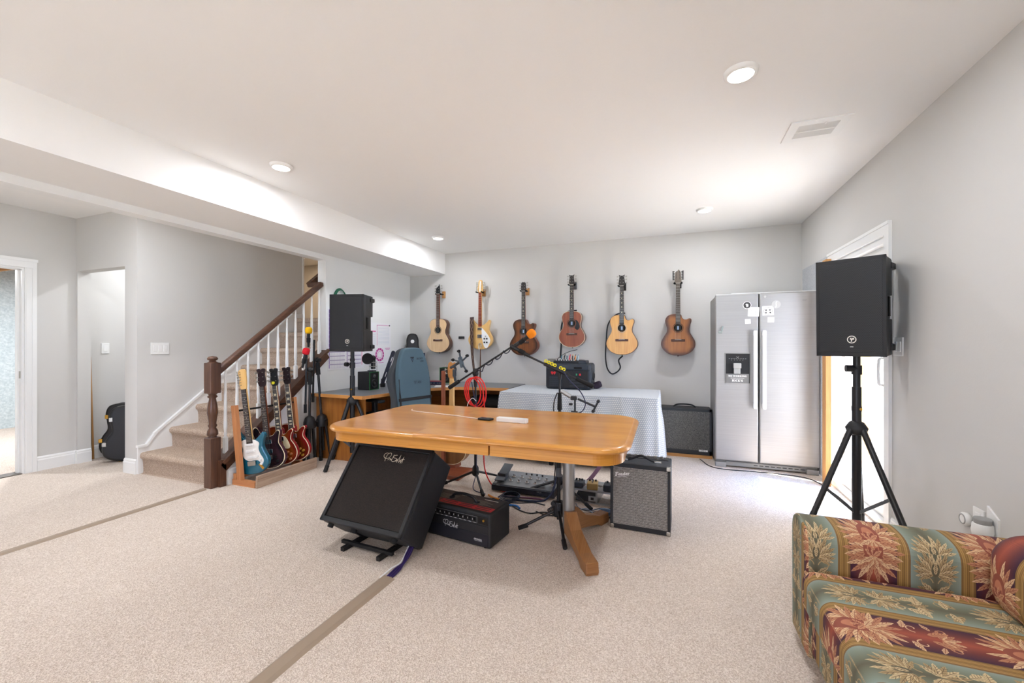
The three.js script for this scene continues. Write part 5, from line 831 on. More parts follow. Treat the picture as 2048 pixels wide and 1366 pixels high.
// guitar on the wooden stand behind the table
const gs = thing('guitar_stand', 'reddish wooden guitar stand behind the oak table', 'stand', [-2.1, 0, -3.72]);
add(gs, 'base_board', bx(0.34, 0.04, 0.3, 0.1, 0.02, 0.13, 0.006), mat.redwood);
add(gs, 'post', b2(-0.01, 0.02, 0.04, 1.0, 0.08, 0.11), mat.redwood, { grain: 'y' });
add(gs, 'cradle', [b2(-0.1, 0.12, 0.04, 0.07, -0.06, 0.06)], mat.redwood);
const sg = thing('acoustic_guitar', 'acoustic guitar seen from behind on the reddish wooden stand', 'guitar', [-2.06, 0.07, -3.72], PI);
{
  const out = bodyOutline(0.38, 0.49, false), sh = spl(out, 110);
  const b = add(sg, 'body', ext(sh, 0.1, 0.004).translate(0, 0, -0.05), wood(0x6d4522, 0x9a6a3a, { s: 47, rings: 8 }), { grain: 'y' });
  add(b, 'binding', [0.047, -0.051].map((z) => { const r = spl(out.map(([x, y]) => [x * 1.004, 0.245 + (y - 0.245) * 1.004]), 110); r.holes.push(new THREE.Path(spl(out.map(([x, y]) => [x * 0.975, 0.245 + (y - 0.245) * 0.98]), 110).getPoints())); return ext(r, 0.0045).translate(0, 0, z); }), mat.cream).userData.kind = 'stuff';
  add(sg, 'neck', ext(poly([[-0.029, 0.47], [0.029, 0.47], [0.024, 0.85], [-0.024, 0.85]]), 0.03, 0.009).translate(0, 0, 0.0), mat.maple, { grain: 'y' });
  const h = add(sg, 'headstock', ext(spl([[-0.024, 0.85], [0.024, 0.85], [0.04, 0.88], [0.034, 1.0], [0.01, 1.015], [-0.01, 1.0], [-0.036, 1.01], [-0.04, 0.88]], 40), 0.015, 0.002).translate(0, 0, 0.004), mat.deskEdge, { grain: 'y' });
  tuners(h, [0, 1, 2].flatMap((k) => [[-0.034, 0.9 + k * 0.04, -1], [0.034, 0.9 + k * 0.04, 1]]), mat.nickel);
}

// ---------------------------------------------------------------- microphone stands
function foldedStand(label, [x, z], [lx, lz], h, spin) { // tripod folded flat, leaning so that its top is at (lx, lz)
  const t = thing('microphone_stand', label, 'stand', [x, 0, z], spin, 'folded microphone stands by the guitar rack');
  const c = Math.cos(spin), s = Math.sin(spin), dx = lx - x, dz = lz - z, ex = c * dx - s * dz, ez = s * dx + c * dz, P_ = (y) => [ex * y / h, y, ez * y / h];
  add(t, 'pole', rod(P_(0.1), P_(h), 0.0135, 0.0135), mat.blackPaint);
  add(t, 'dome_hub', lath([[0.012, 0.1], [0.02, 0.095], [0.046, 0.075], [0.06, 0.03], [0.062, -0.03], [0.056, -0.035], [0, -0.035]], 24).translate(P_(0.4)[0], 0.4, P_(0.4)[2]), mat.black);
  add(t, 'hub_knob', [rod([P_(0.4)[0] + 0.05, 0.44, P_(0.4)[2]], [P_(0.4)[0] + 0.08, 0.44, P_(0.4)[2]], 0.004), cyl(0.012, 0.014, P_(0.4)[0] + 0.08, 0.44, P_(0.4)[2], 'x', 12)], mat.black);
  for (let k = 0; k < 3; k++) { const a = k * 2.1 + 0.4, r0 = 0.035, r1 = 0.065, p = P_(0.38); const l = add(t, 'leg', rod([p[0] + r0 * Math.sin(a), 0.38, p[2] + r0 * Math.cos(a)], [r1 * Math.sin(a), 0.012, r1 * Math.cos(a)], 0.015, 0.015), mat.blackPaint); add(l, 'rubber_foot', rod([r1 * Math.sin(a) * 0.98, 0.055, r1 * Math.cos(a) * 0.98], [r1 * Math.sin(a), 0.001, r1 * Math.cos(a)], 0.018, 0.019), mat.rubber); }
  const q = P_(h);
  add(t, 'grip', rod(P_(h - 0.16), P_(h - 0.03), 0.023, 0.021), mat.rubber);
  add(t, 'clutch', [ball(0.03, q[0], q[1], q[2], 1, 1, 0.8), cyl(0.02, 0.05, q[0] + 0.02, q[1], q[2], 'x', 14)], mat.black);
  const e = [q[0] - 0.025, q[1] + 0.22, q[2] + 0.02], f = [q[0] - 0.035, q[1] - 0.46, q[2] + 0.03];
  const b = add(t, 'boom', rod(e, f, 0.0105, 0.0105), mat.blackPaint);
  add(b, 'counterweight', rod([f[0], f[1] + 0.09, f[2]], f, 0.0155, 0.0155), mat.rubber);
  t.updateMatrixWorld(); return t.localToWorld(V(...e));
}
function mic(label, foam, from, to, fc, cap = 1) { // handheld microphone with a foam cap, pointing from -> to
  const t = thing('microphone', label, 'microphone'); const d = V(...to).sub(V(...from)).normalize(), a = V(...from), at_ = (k) => { const p = a.clone().addScaledVector(d, k); return [p.x, p.y, p.z]; };
  add(t, 'body', rod(at_(0), at_(0.16), 0.0115, 0.019), mat.black);
  add(t, 'clip', rod(at_(0.05), at_(0.1), 0.02, 0.021), mat.rubber);
  const L = lath([[0, 0], [0.028, 0.002], [0.036, 0.02], [0.037, 0.05], [0.03, 0.066], [0.018, 0.072], [0, 0.074]], 22).scale(cap, cap, cap); L.applyQuaternion(new THREE.Quaternion().setFromUnitVectors(V(0, 1, 0), d)); const p = at_(0.145);
  add(t, 'foam_cap', L.translate(...p), foam, { label: fc });
}
const foam = (c) => M(c, 0.95, { bumpMap: carpetBump, bumpScale: 0.002 });
const e1 = foldedStand('folded black microphone stand with the red foam microphone', [-3.61, -3.42], [-3.62, -3.44], 0.99, 0.3);
mic('microphone with red foam cap on folded stand by the rack', foam(0xd6182a), [e1.x - 0.03, e1.y - 0.2, e1.z + 0.03], [e1.x + 0.01, e1.y - 0.0, e1.z + 0.01], 'red foam cap');
const e2 = foldedStand('folded black microphone stand with the yellow foam microphone', [-3.56, -3.58], [-3.61, -3.53], 1.09, -0.2);
mic('microphone with yellow foam cap on the taller folded stand', foam(0xf0b800), [e2.x - 0.02, e2.y - 0.08, e2.z + 0.06], [e2.x - 0.015, e2.y + 0.15, e2.z + 0.06], 'yellow foam cap');

function tripodBase(t, cx, cz, r, angs, y = 0.13) {
  add(t, 'base_hub', [lath([[0.014, 0.05], [0.028, 0.03], [0.032, -0.03], [0.02, -0.045], [0, -0.05]], 18).translate(cx, y, cz)], mat.black);
  for (const a of angs) { const e = [cx + r * Math.sin(a), 0.016, cz + r * Math.cos(a)]; const l = add(t, 'leg', rod([cx + 0.02 * Math.sin(a), y - 0.01, cz + 0.02 * Math.cos(a)], e, 0.011, 0.009), mat.blackPaint); add(l, 'rubber_foot', rod([cx + (r - 0.05) * Math.sin(a), 0.035, cz + (r - 0.05) * Math.cos(a)], [cx + (r + 0.012) * Math.sin(a), 0.014, cz + (r + 0.012) * Math.cos(a)], 0.0145, 0.0145), mat.rubber); }
}
// boom stand with the orange microphone
const s1 = thing('microphone_stand', 'black boom stand behind the table carrying the orange microphone', 'stand', [-1.636, 0, -3.4]);
tripodBase(s1, 0, 0, 0.3, [2.6, 0.65, -1.1]);
add(s1, 'pole', [rod([0, 0.08, 0], [0, 0.62, 0], 0.0125), rod([0, 0.6, 0], [0, 0.99, 0], 0.009)], mat.blackPaint);
add(s1, 'grip', rod([0, 0.55, 0], [0, 0.68, 0], 0.016, 0.02), mat.rubber);
add(s1, 'clutch', [ball(0.028, 0.0, 1.0, 0), rod([0, 0.88, 0], [0, 0.98, 0], 0.014, 0.02), cyl(0.018, 0.05, 0.012, 1.03, 0.02, 'z', 14)], mat.black);
const B0 = [-0.22, 0.885, 0.03], B1 = [0.44, 1.295, 0.02];
const bm = add(s1, 'boom', rod(B0, B1, 0.0085), mat.blackPaint);
add(bm, 'counterweight', rod([-0.25, 0.866, 0.03], [-0.15, 0.929, 0.03], 0.019, 0.017), mat.rubber);
mic('microphone with orange foam cap at the boom end above the table', foam(0xf08a10), [-1.245, 1.245, -3.375], [-1.05, 1.39, -3.37], 'orange foam cap');
single('microphone_cable', 'dark cable wound around the boom below the orange microphone', 'cable', tube(Array.from({ length: 42 }, (_, i) => { const k = i / 41, a = k * 30; return [-1.636 + 0.02 + k * 0.4, 1.02 + k * 0.25 + Math.cos(a) * (0.016 + (i % 11 === 5 ? 0.02 : 0)), -3.38 + Math.sin(a) * 0.016]; }), 0.0045, 180, 6), M(0x1b1a2e, 0.6));
single('red_cable', 'bright red cable coiled over the boom stand and running to the floor', 'cable', [0, 1, 2].map((k) => tube(Array.from({ length: 16 }, (_, i) => { const a = i / 16 * 2 * PI; return [-1.62 + 0.028 * (k - 1) + (0.078 + k * 0.004) * Math.sin(a), 0.84 + (0.125 + k * 0.006) * Math.cos(a), -3.365 + 0.012 * k + 0.015 * Math.cos(a)]; }), 0.0058, 60, 6, true)).concat([tube([[-1.55, 0.9, -3.36], [-1.53, 0.7, -3.36], [-1.54, 0.4, -3.37], [-1.53, 0.16, -3.37], [-1.47, 0.05, -3.36], [-1.38, 0.012, -3.33], [-1.3, 0.012, -3.32]], 0.0055, 50, 6)]), M(0xe2231f, 0.5));
single('blue_cable', 'dark blue cable running down the boom stand pole', 'cable', tube([[-1.66, 0.93, -3.37], [-1.63, 0.8, -3.36], [-1.6, 0.7, -3.36], [-1.615, 0.6, -3.37], [-1.62, 0.3, -3.38], [-1.62, 0.1, -3.37], [-1.6, 0.012, -3.28], [-1.45, 0.01, -3.2]], 0.004, 60, 6), M(0x23264a, 0.5));
single('white_cable', 'thin white cable arching in front of the boom stand pole', 'cable', tube([[-1.69, 0.62, -3.33], [-1.68, 0.74, -3.34], [-1.64, 0.785, -3.35], [-1.61, 0.76, -3.36]], 0.003, 30, 6), mat.white);
const th = thing('tablet_holder', 'grey spider armed tablet holder clamped beside the boom stand', 'holder', [-1.9, 0, -3.42]);
add(th, 'clamp_arm', [tube([[0.06, 0.93, 0.02], [0.045, 0.99, 0.01], [0.05, 1.04, 0], [0.02, 1.06, 0]], 0.012, 24, 8), rod([0.0, 1.045, 0], [0.1, 1.1, 0.01], 0.012), bx(0.03, 0.07, 0.03, 0.045, 1.0, 0.01, 0.008)], M(0x2b333b, 0.5));
add(th, 'centre_plate', at(bx(0.04, 0.1, 0.022, 0, 0, 0, 0.008), 0.115, 1.1, 0.01, 0, 0, 0.3), M(0x4d5f6c, 0.5));
for (const [x, y] of [[0.1, 1.2], [0.185, 1.16], [0.04, 1.12], [0.175, 1.02]]) { const a = add(th, 'spider_arm', bar([0.115, 1.1, 0.012], [x, y, 0.02], 0.014, 0.012, [0, 0, 1]), M(0x39434b, 0.5)); add(a, 'claw', [cyl(0.014, 0.012, x, y, 0.026, 'z', 12), cyl(0.009, 0.02, x, y, 0.04, 'z', 12)], mat.rubber); }

// boom stand with yellow clips
const s2 = thing('microphone_stand', 'black boom stand behind the table with yellow cable clips', 'stand', [-0.862, 0, -3.4]);
tripodBase(s2, 0, 0, 0.36, [0.95, 3.2, -1.35], 0.14);
add(s2, 'pole', [rod([0, 0.1, 0], [0, 0.76, 0], 0.0135), rod([0, 0.74, 0], [0, 1.06, 0], 0.009)], mat.blackPaint);
add(s2, 'grip', rod([0, 0.72, 0], [0, 0.86, 0], 0.021, 0.016), mat.rubber);
add(s2, 'clutch', [rod([0, 0.97, 0], [0, 1.06, 0], 0.015, 0.022)], mat.black);
const bm2 = add(s2, 'boom', rod([-0.36, 1.2, 0.01], [0.25, 0.935, 0.01], 0.009), mat.blackPaint);
add(bm2, 'boom_sleeve', rod([-0.13, 1.1, 0.01], [0.06, 1.018, 0.01], 0.0165), mat.black);
add(bm2, 'counterweight', rod([0.14, 0.983, 0.01], [0.28, 0.922, 0.01], 0.017, 0.02), mat.rubber);
for (let k = 0; k < 6; k++) { const u = (k + (k > 3 ? 0.9 : 0)) * 0.026; add(s2, 'cable_clip', at(tor(0.011, 0.0045, 0, 0, 0, 16, 6), -0.115 + u, 1.122 - u * 0.43, 0.015), M(0xf2e20a, 0.4), { label: 'yellow ring clip' }); }
mic('black microphone hanging at the end of the clipped boom', mat.black, [-1.12, 1.165, -3.38], [-1.26, 1.235, -3.37], 'black mesh cap', 0.6);
const ph = thing('phone_holder', 'silver and black phone holder arm clamped to the boom stand', 'holder', [-0.862, 0, -3.38]);
add(ph, 'silver_tube', rod([0.02, 0.88, 0.01], [0.1, 0.835, 0.01], 0.017), mat.alu);
add(ph, 'clamp', [bx(0.05, 0.035, 0.03, 0.125, 0.825, 0.01, 0.008), rod([0.135, 0.82, 0.01], [0.135, 0.72, 0.01], 0.008), bx(0.05, 0.008, 0.02, 0.13, 0.715, 0.01), bx(0.03, 0.02, 0.02, 0.1, 0.775, 0.01, 0.006)], mat.darkgrey);
add(ph, 'cradle', [bar([0.16, 0.82, 0.012], [0.3, 0.765, 0.014], 0.022, 0.014, [0, 0, 1]), bar([0.28, 0.72, 0.016], [0.325, 0.81, 0.016], 0.02, 0.014, [0, 0, 1]), cyl(0.013, 0.03, 0.325, 0.81, 0.02, 'z', 12), cyl(0.013, 0.03, 0.285, 0.73, 0.02, 'z', 12)], mat.darkgrey);
single('looped_cable', 'dark blue cable looping beside the clipped boom stand', 'cable', tube([[-0.83, 1.05, -3.37], [-0.77, 0.97, -3.36], [-0.68, 0.88, -3.36], [-0.64, 0.79, -3.36], [-0.67, 0.72, -3.37], [-0.75, 0.7, -3.37], [-0.82, 0.7, -3.38]], 0.0045, 60, 6), M(0x20234a, 0.5));
single('looped_cable', 'black cable hanging on the far side of the clipped boom stand', 'cable', tube([[-0.88, 0.86, -3.39], [-0.91, 0.78, -3.4], [-0.91, 0.6, -3.4], [-0.9, 0.3, -3.41], [-0.93, 0.012, -3.44]], 0.0045, 40, 6), mat.black);

// low stand under the table
const s3 = thing('microphone_stand', 'short black tripod stand in front of the table pedestal', 'stand', [-0.71, 0, -2.77]);
tripodBase(s3, 0, 0, 0.26, [-1.25, 0.4, 2.5], 0.15);
add(s3, 'pole', [rod([0, 0.08, 0], [0, 0.4, 0], 0.0135), rod([0, 0.38, 0], [0.0, 0.655, 0], 0.0165)], mat.blackPaint);
add(s3, 'collar', cyl(0.02, 0.06, 0, 0.4, 0), mat.grey);
add(s3, 'base_clamp', [bx(0.062, 0.11, 0.055, 0, 0.15, 0, 0.014), cyl(0.016, 0.03, -0.03, 0.19, 0.02, 'z', 14)], mat.black);
add(s3, 'knob', [cyl(0.028, 0.02, -0.048, 0.47, 0.012, 'x', 16), rod([-0.045, 0.47, 0.012], [0, 0.47, 0.01], 0.007)], mat.rubber);
for (const y of [0.56, 0.6]) add(s3, 'ring', cyl(0.0195, 0.014, 0, y, 0), mat.grey);

// ---------------------------------------------------------------- powered mixer on the cloth table
const pa = thing('powered_mixer', 'black powered mixer speaker box with red logo on the patterned cloth', 'mixer', [-1.1, 0.745, -4.72], 0.02);
{
  const w = 0.53, h = 0.295, d = 0.3, shell = M(0x2a323c, 0.5);
  add(pa, 'cabinet', [bx(w, h, d, 0, h / 2, -d / 2, 0.03)], shell);
  add(pa, 'front_panel', bx(w - 0.05, h - 0.07, 0.012, -0.01, h / 2 - 0.02, 0.0, 0.006), mat.black);
  add(pa, 'hood', [bx(w - 0.03, 0.07, 0.06, 0, h - 0.04, 0.0, 0.016), bx(0.09, 0.04, 0.22, w / 2 - 0.11, h + 0.012, -0.14, 0.01)], shell);
  add(pa, 'side_handle', [tor(0.04, 0.012, 0, 0, 0, 20).rotateY(PI / 2).translate(w / 2 + 0.003, h * 0.5, -0.15)], mat.black);
  add(pa, 'logo', [ext(spl([[-0.03, 0.012], [-0.012, -0.018], [0, 0], [0.012, -0.018], [0.03, 0.012], [0.012, 0.02], [0, 0.008], [-0.012, 0.02]], 30), 0.004).translate(-0.17, h * 0.62, 0.006)], M(0xd41c22, 0.5), { label: 'red W shaped logo' });
  add(pa, 'red_button', bx(0.02, 0.022, 0.006, 0.14, h * 0.58, 0.008, 0.002), M(0xe0202a, 0.4));
  add(pa, 'slot', bx(0.09, 0.022, 0.004, 0.12, h * 0.84, 0.031), mat.hole);
  add(pa, 'green_marks', bx(0.014, 0.022, 0.004, 0.1, h * 0.58, 0.007), M(0x3aa66a, 0.5));
  for (let k = 0; k < 10; k++) add(pa, 'speaker_slat', bx(0.15, 0.006, 0.008, -0.14, 0.035 + k * 0.0115, 0.008), shell);
  for (let k = 0; k < 3; k++) add(pa, 'speaker_slat', bx(0.16, 0.018, 0.008, 0.1, 0.04 + k * 0.034, 0.008), mat.darkgrey);
}
const mx = thing('audio_mixer', 'small mixing desk with coloured jacks on top of the powered mixer', 'mixer', [-1.12, 1.04, -4.87], 0.02);
add(mx, 'body', at(bx(0.34, 0.03, 0.18, 0, 0.018, 0, 0.006), 0, 0, 0, 0.06), mat.darkgrey);
for (let k = 0; k < 7; k++) { add(mx, 'jack_plug', rod([-0.09 + k * 0.033, 0.03, 0.02], [-0.09 + k * 0.033, 0.085, 0.0], 0.007), M([0x3a6a78, 0x20262c, 0x3a6a78, 0xd8304a, 0x20262c, 0xe0904a, 0x9fb4c0][k], 0.5)); }
for (let k = 0; k < 6; k++) add(mx, 'jack_plug', rod([-0.07 + k * 0.03, 0.035, -0.03], [-0.06 + k * 0.032, 0.1, -0.06], 0.005), M([0x222222, 0xc9c9c9, 0xd02840, 0xe8b070, 0x303848, 0x6f8a96][k], 0.5));
for (let k = 0; k < 8; k++) add(mx, 'knob', cyl(0.006, 0.012, -0.14 + k * 0.03, 0.036, 0.06, 'y', 10), mat.white);
const tj = thing('clear_box', 'small clear grey case beside the mixing desk', 'box', [-1.33, 1.04, -4.9]);
add(tj, 'case', bx(0.09, 0.045, 0.1, 0, 0.0225, 0, 0.004), M(0x8c8a86, 0.35));
add(tj, 'lid', bx(0.094, 0.008, 0.104, 0, 0.049, 0, 0.002), M(0xb9b6b0, 0.3));
single('mixer_cable', 'black cable hanging from the mahogany guitar towards the mixer', 'cable', tube([[-1.12, 1.19, -5.33], [-1.2, 1.17, -5.28], [-1.29, 1.12, -5.2], [-1.32, 1.06, -5.05], [-1.25, 1.055, -4.93]], 0.004, 40, 6), mat.black);
single('power_adapter', 'dark purple cloth pouch behind the powered mixer', 'pouch', at(new RoundedBoxGeometry(0.1, 0.08, 0.08, 3, 0.025), -0.8, 0.785, -4.93, 0, 0, 0.4), M(0x2c2030, 0.8));

// ---------------------------------------------------------------- things on the desk
const DY = 0.718;
function monitor(label, x, z, turn, ring) {
  const t = thing('studio_monitor', label, 'speaker', [x, DY, z], turn), w = 0.155, h = 0.215, d = 0.19;
  add(t, 'cabinet', bx(w, h, d, 0, h / 2, -d / 2, 0.008), mat.black);
  add(t, 'front_rim', [bx(w, 0.006, 0.006, 0, 0.004, 0), bx(w, 0.006, 0.006, 0, h - 0.004, 0), bx(0.006, h, 0.006, -w / 2 + 0.003, h / 2, 0), bx(0.006, h, 0.006, w / 2 - 0.003, h / 2, 0)], M(ring, 0.4));
  add(t, 'woofer', [lath([[0.02, -0.004], [0.045, 0.006], [0.05, 0.012], [0.054, 0.004]], 28).rotateX(PI / 2).translate(0, 0.075, 0.0), ball(0.02, 0, 0.075, 0.004, 1, 1, 0.5)], mat.darkgrey);
  add(t, 'tweeter', [cyl(0.022, 0.008, 0, 0.165, 0.002, 'z', 22), ball(0.011, 0, 0.165, 0.006)], mat.grey);
}
monitor('black studio monitor with green rim below the pop filter', -3.31, -4.1, 1.5, 0x1f7a3a);
monitor('black studio monitor with green rim at the right side of the desk', -2.95, -5.15, 0.25, 0x1f7a3a);
const pm = thing('studio_microphone', 'condenser microphone with round black pop filter on the desk', 'microphone', [-3.4, DY + 0.215, -4.12], 0.9);
add(pm, 'pop_filter', [tor(0.062, 0.005, -0.03, 0.155, 0.05, 30), cyl(0.06, 0.004, -0.03, 0.155, 0.05, 'z', 30)], M(0x1b1b1c, 0.8));
add(pm, 'capsule_body', [rod([0.045, 0.03, 0], [0.045, 0.15, 0], 0.028, 0.03), ball(0.034, 0.045, 0.16, 0)], mat.black);
add(pm, 'shock_mount', [tor(0.045, 0.004, 0, 0, 0, 24).rotateX(PI / 2).translate(0.045, 0.06, 0), tor(0.045, 0.004, 0, 0, 0, 24).rotateX(PI / 2).translate(0.045, 0.11, 0), ...[0, 1, 2, 3].map((k) => rod([0.045 + 0.045 * Math.sin(k * 1.57), 0.0, 0.045 * Math.cos(k * 1.57)], [0.045 + 0.045 * Math.sin(k * 1.57), 0.13, 0.045 * Math.cos(k * 1.57)], 0.003))], mat.nickel);
add(pm, 'base_ring', cyl(0.05, 0.012, 0.03, 0.006, 0, 'y', 20), mat.black);
const ba = thing('microphone_boom', 'folded black microphone arm leaning on the desk beside the monitor', 'arm', [-3.42, DY, -4.4], 0.55);
add(ba, 'base_clamp', [bx(0.06, 0.05, 0.06, 0, 0.025, 0, 0.01), cyl(0.022, 0.06, 0, 0.075, 0)], mat.black);
for (const [x0, x1, y1] of [[0, 0.13, 0.44], [0.06, 0.16, 0.33]]) add(ba, 'arm_link', ext(rrect(0.046, Math.hypot(x1 - x0, y1 - 0.06) + 0.04, 0.022), 0.03, 0.006).rotateZ(-Math.atan2(x1 - x0, y1 - 0.06)).translate((x0 + x1) / 2, (y1 + 0.06) / 2, x0 ? -0.04 : 0), M(0x1d2030, 0.5));
for (const [x, y] of [[0.03, 0.16], [0.1, 0.35]]) add(ba, 'white_mark', at(bx(0.008, 0.06, 0.002), x + 0.01, y, 0.0315, 0, 0, -0.33), mat.white);
const hp = thing('headphones', 'black headphones lying on the desk behind the chair', 'headphones', [-3.2, DY, -4.5], 0.5);
add(hp, 'headband', at(new THREE.TorusGeometry(0.08, 0.01, 8, 30, PI), 0, 0.04, 0), mat.black);
for (const s of [-1, 1]) add(hp, 'ear_cup', cyl(0.042, 0.04, s * 0.08, 0.043, 0, 'x', 24), mat.rubber);
const scr = thing('computer_monitor', 'dark computer monitor half hidden behind the chair back', 'monitor', [-3.46, DY, -4.98], 0.5);
add(scr, 'screen_panel', bx(0.3, 0.3, 0.025, 0.1, 0.27, 0, 0.006), M(0x16182c, 0.3)); add(scr, 'stand_foot', bx(0.2, 0.012, 0.16, 0.05, 0.006, 0, 0.004), mat.black); add(scr, 'stand_neck', bx(0.05, 0.2, 0.02, 0.08, 0.1, -0.02), mat.black);
const bag = thing('gig_bag', 'tall black rounded case with white round logo in the corner', 'case', [-3.58, DY + 0.022, -5.3], 0.5);
add(bag, 'shell', ext(spl([[-0.13, 0], [0.13, 0], [0.14, 0.1], [0.12, 0.35], [0.085, 0.5], [0.08, 0.6], [0.05, 0.66], [0, 0.672], [-0.05, 0.66], [-0.08, 0.6], [-0.085, 0.5], [-0.12, 0.35], [-0.14, 0.1]], 70), 0.09, 0.02, 3).translate(0, 0, -0.045), M(0x3a3b3d, 0.7));
add(bag, 'piping', ext((() => { const s = spl([[-0.13, 0.3], [0.13, 0.3], [0.09, 0.5], [0.084, 0.6], [0.053, 0.664], [0, 0.677], [-0.053, 0.664], [-0.084, 0.6], [-0.09, 0.5]], 60); s.holes.push(new THREE.Path(spl([[-0.115, 0.31], [0.115, 0.31], [0.075, 0.5], [0.068, 0.59], [0.04, 0.645], [0, 0.655], [-0.04, 0.645], [-0.068, 0.59], [-0.075, 0.5]], 60).getPoints())); return s; })(), 0.02).translate(0, 0, 0.036), mat.black);
add(bag, 'logo_disc', [cyl(0.026, 0.004, 0, 0.56, 0.047, 'z', 24)], mat.white);
const ai = thing('audio_interface', 'red audio interface on the desk beside the chair', 'interface', [-2.93, DY, -4.83], 0.3);
add(ai, 'case', bx(0.2, 0.05, 0.13, 0, 0.027, -0.065, 0.006), M(0x7a2b2e, 0.45)); add(ai, 'face', bx(0.19, 0.038, 0.004, 0, 0.027, 0.001), M(0x1c2240, 0.4));
for (const x of [-0.07, -0.04, 0.0, 0.05, 0.075]) add(ai, 'knob', cyl(0.009, 0.012, x, 0.027, 0.008, 'z', 14), mat.grey);
single('notepad', 'white notepad on the desk edge in front of the red interface', 'notepad', at(bx(0.17, 0.014, 0.1), -2.72, DY + 0.007, -4.67, 0, 0.35, 0), mat.white);

// posters on the left partition
function poster(label, z0, z1, y0, y1, draw, px = 384) {
  const w = Math.abs(z1 - z0), h = y1 - y0, t = canvas(px, Math.round(px * h / w), (c, W, Hh) => { c.fillStyle = '#f3f2f4'; c.fillRect(0, 0, W, Hh); draw(c, W, Hh); });
  single('wall_poster', label, 'poster', at(bx(w, h, 0.0015), LX + 0.002, (y0 + y1) / 2, (z0 + z1) / 2, 0, PI / 2, 0), M(0xffffff, 0.6, { map: t }), { uv: true, group: 'music charts on the wall' });
}
const rows = (c, x, y, w, n, dy, head) => { for (let k = 0; k < n; k++) { c.fillStyle = head; c.fillRect(x, y + k * dy, 6, dy * 0.92); c.fillStyle = '#6b4f8c'; c.fillRect(x + 8, y + k * dy, w, 3); c.strokeStyle = '#c2b6d4'; c.lineWidth = 1; for (let i = 0; i < 10; i++) c.strokeRect(x + 10 + i * w / 10, y + 6 + k * dy, w / 11, dy * 0.7); } };
poster('tall chart poster with purple tables behind the loudspeaker', -3.8, -4.41, 0.955, 1.7, (c, W, h) => { for (const x of [10, W * 0.5, ]) rows(c, x, 20, W * 0.4, 14, h / 15, '#7a4fa8'); c.fillStyle = '#eab'; c.fillRect(W * 0.93, 20, 10, h * 0.9); });
poster('chart poster with magenta ring diagram beside the pop filter', -4.43, -4.975, 0.98, 1.55, (c, W, h) => {
  c.fillStyle = '#d24a8e'; c.fillRect(W * 0.02, h * 0.19, W * 0.38, 9); c.strokeStyle = '#b7c3d8'; c.lineWidth = 1; for (let k = 0; k < 12; k++) { c.strokeRect(W * 0.05, h * (0.24 + k * 0.024), W * 0.34, h * 0.02); c.strokeRect(W * 0.5, h * (0.1 + k * 0.034), W * 0.42, h * 0.03); }
  c.fillStyle = '#c43a9a'; for (let k = 0; k < 22; k++) c.fillRect(W * 0.44, h * (0.06 + k * 0.022), 8, 5); c.fillRect(W * 0.44, h * 0.05, W * 0.5, 3); c.fillStyle = '#333'; c.fillRect(W * 0.92, h * 0.035, 16, 12);
  c.lineWidth = 20; c.strokeStyle = '#c2358f'; c.beginPath(); c.ellipse(W * 0.55, h * 0.76, W * 0.14, h * 0.135, 0, 0, 7); c.stroke(); c.lineWidth = 5; c.strokeStyle = '#f3e4f0'; for (let k = 0; k < 12; k++) { const a = k * PI / 6; c.beginPath(); c.moveTo(W * 0.55 + Math.cos(a) * W * 0.12, h * 0.76 + Math.sin(a) * h * 0.115); c.lineTo(W * 0.55 + Math.cos(a) * W * 0.165, h * 0.76 + Math.sin(a) * h * 0.16); c.stroke(); }
  c.lineWidth = 6; c.strokeStyle = '#e7a6cf'; c.beginPath(); c.ellipse(W * 0.55, h * 0.76, W * 0.08, h * 0.08, 0, 0, 7); c.stroke(); c.fillStyle = '#d06ab0'; c.fillRect(W * 0.76, h * 0.6, W * 0.2, 5); c.fillRect(W * 0.78, h * 0.64, W * 0.16, 4); c.fillRect(W * 0.5, h * 0.95, W * 0.2, 5);
});
single('green_cable', 'coiled green cable hanging on the wall behind the loudspeaker', 'cable', [0, 1, 2].map((k) => tube(Array.from({ length: 14 }, (_, i) => { const a = i / 14 * 2 * PI; return [LX + 0.012 + k * 0.009, 1.73 + (0.2 - k * 0.008) * Math.cos(a), -3.98 + (0.115 - k * 0.006) * Math.sin(a)]; }), 0.006, 60, 6, true)), M(0x1c6a4c, 0.5));

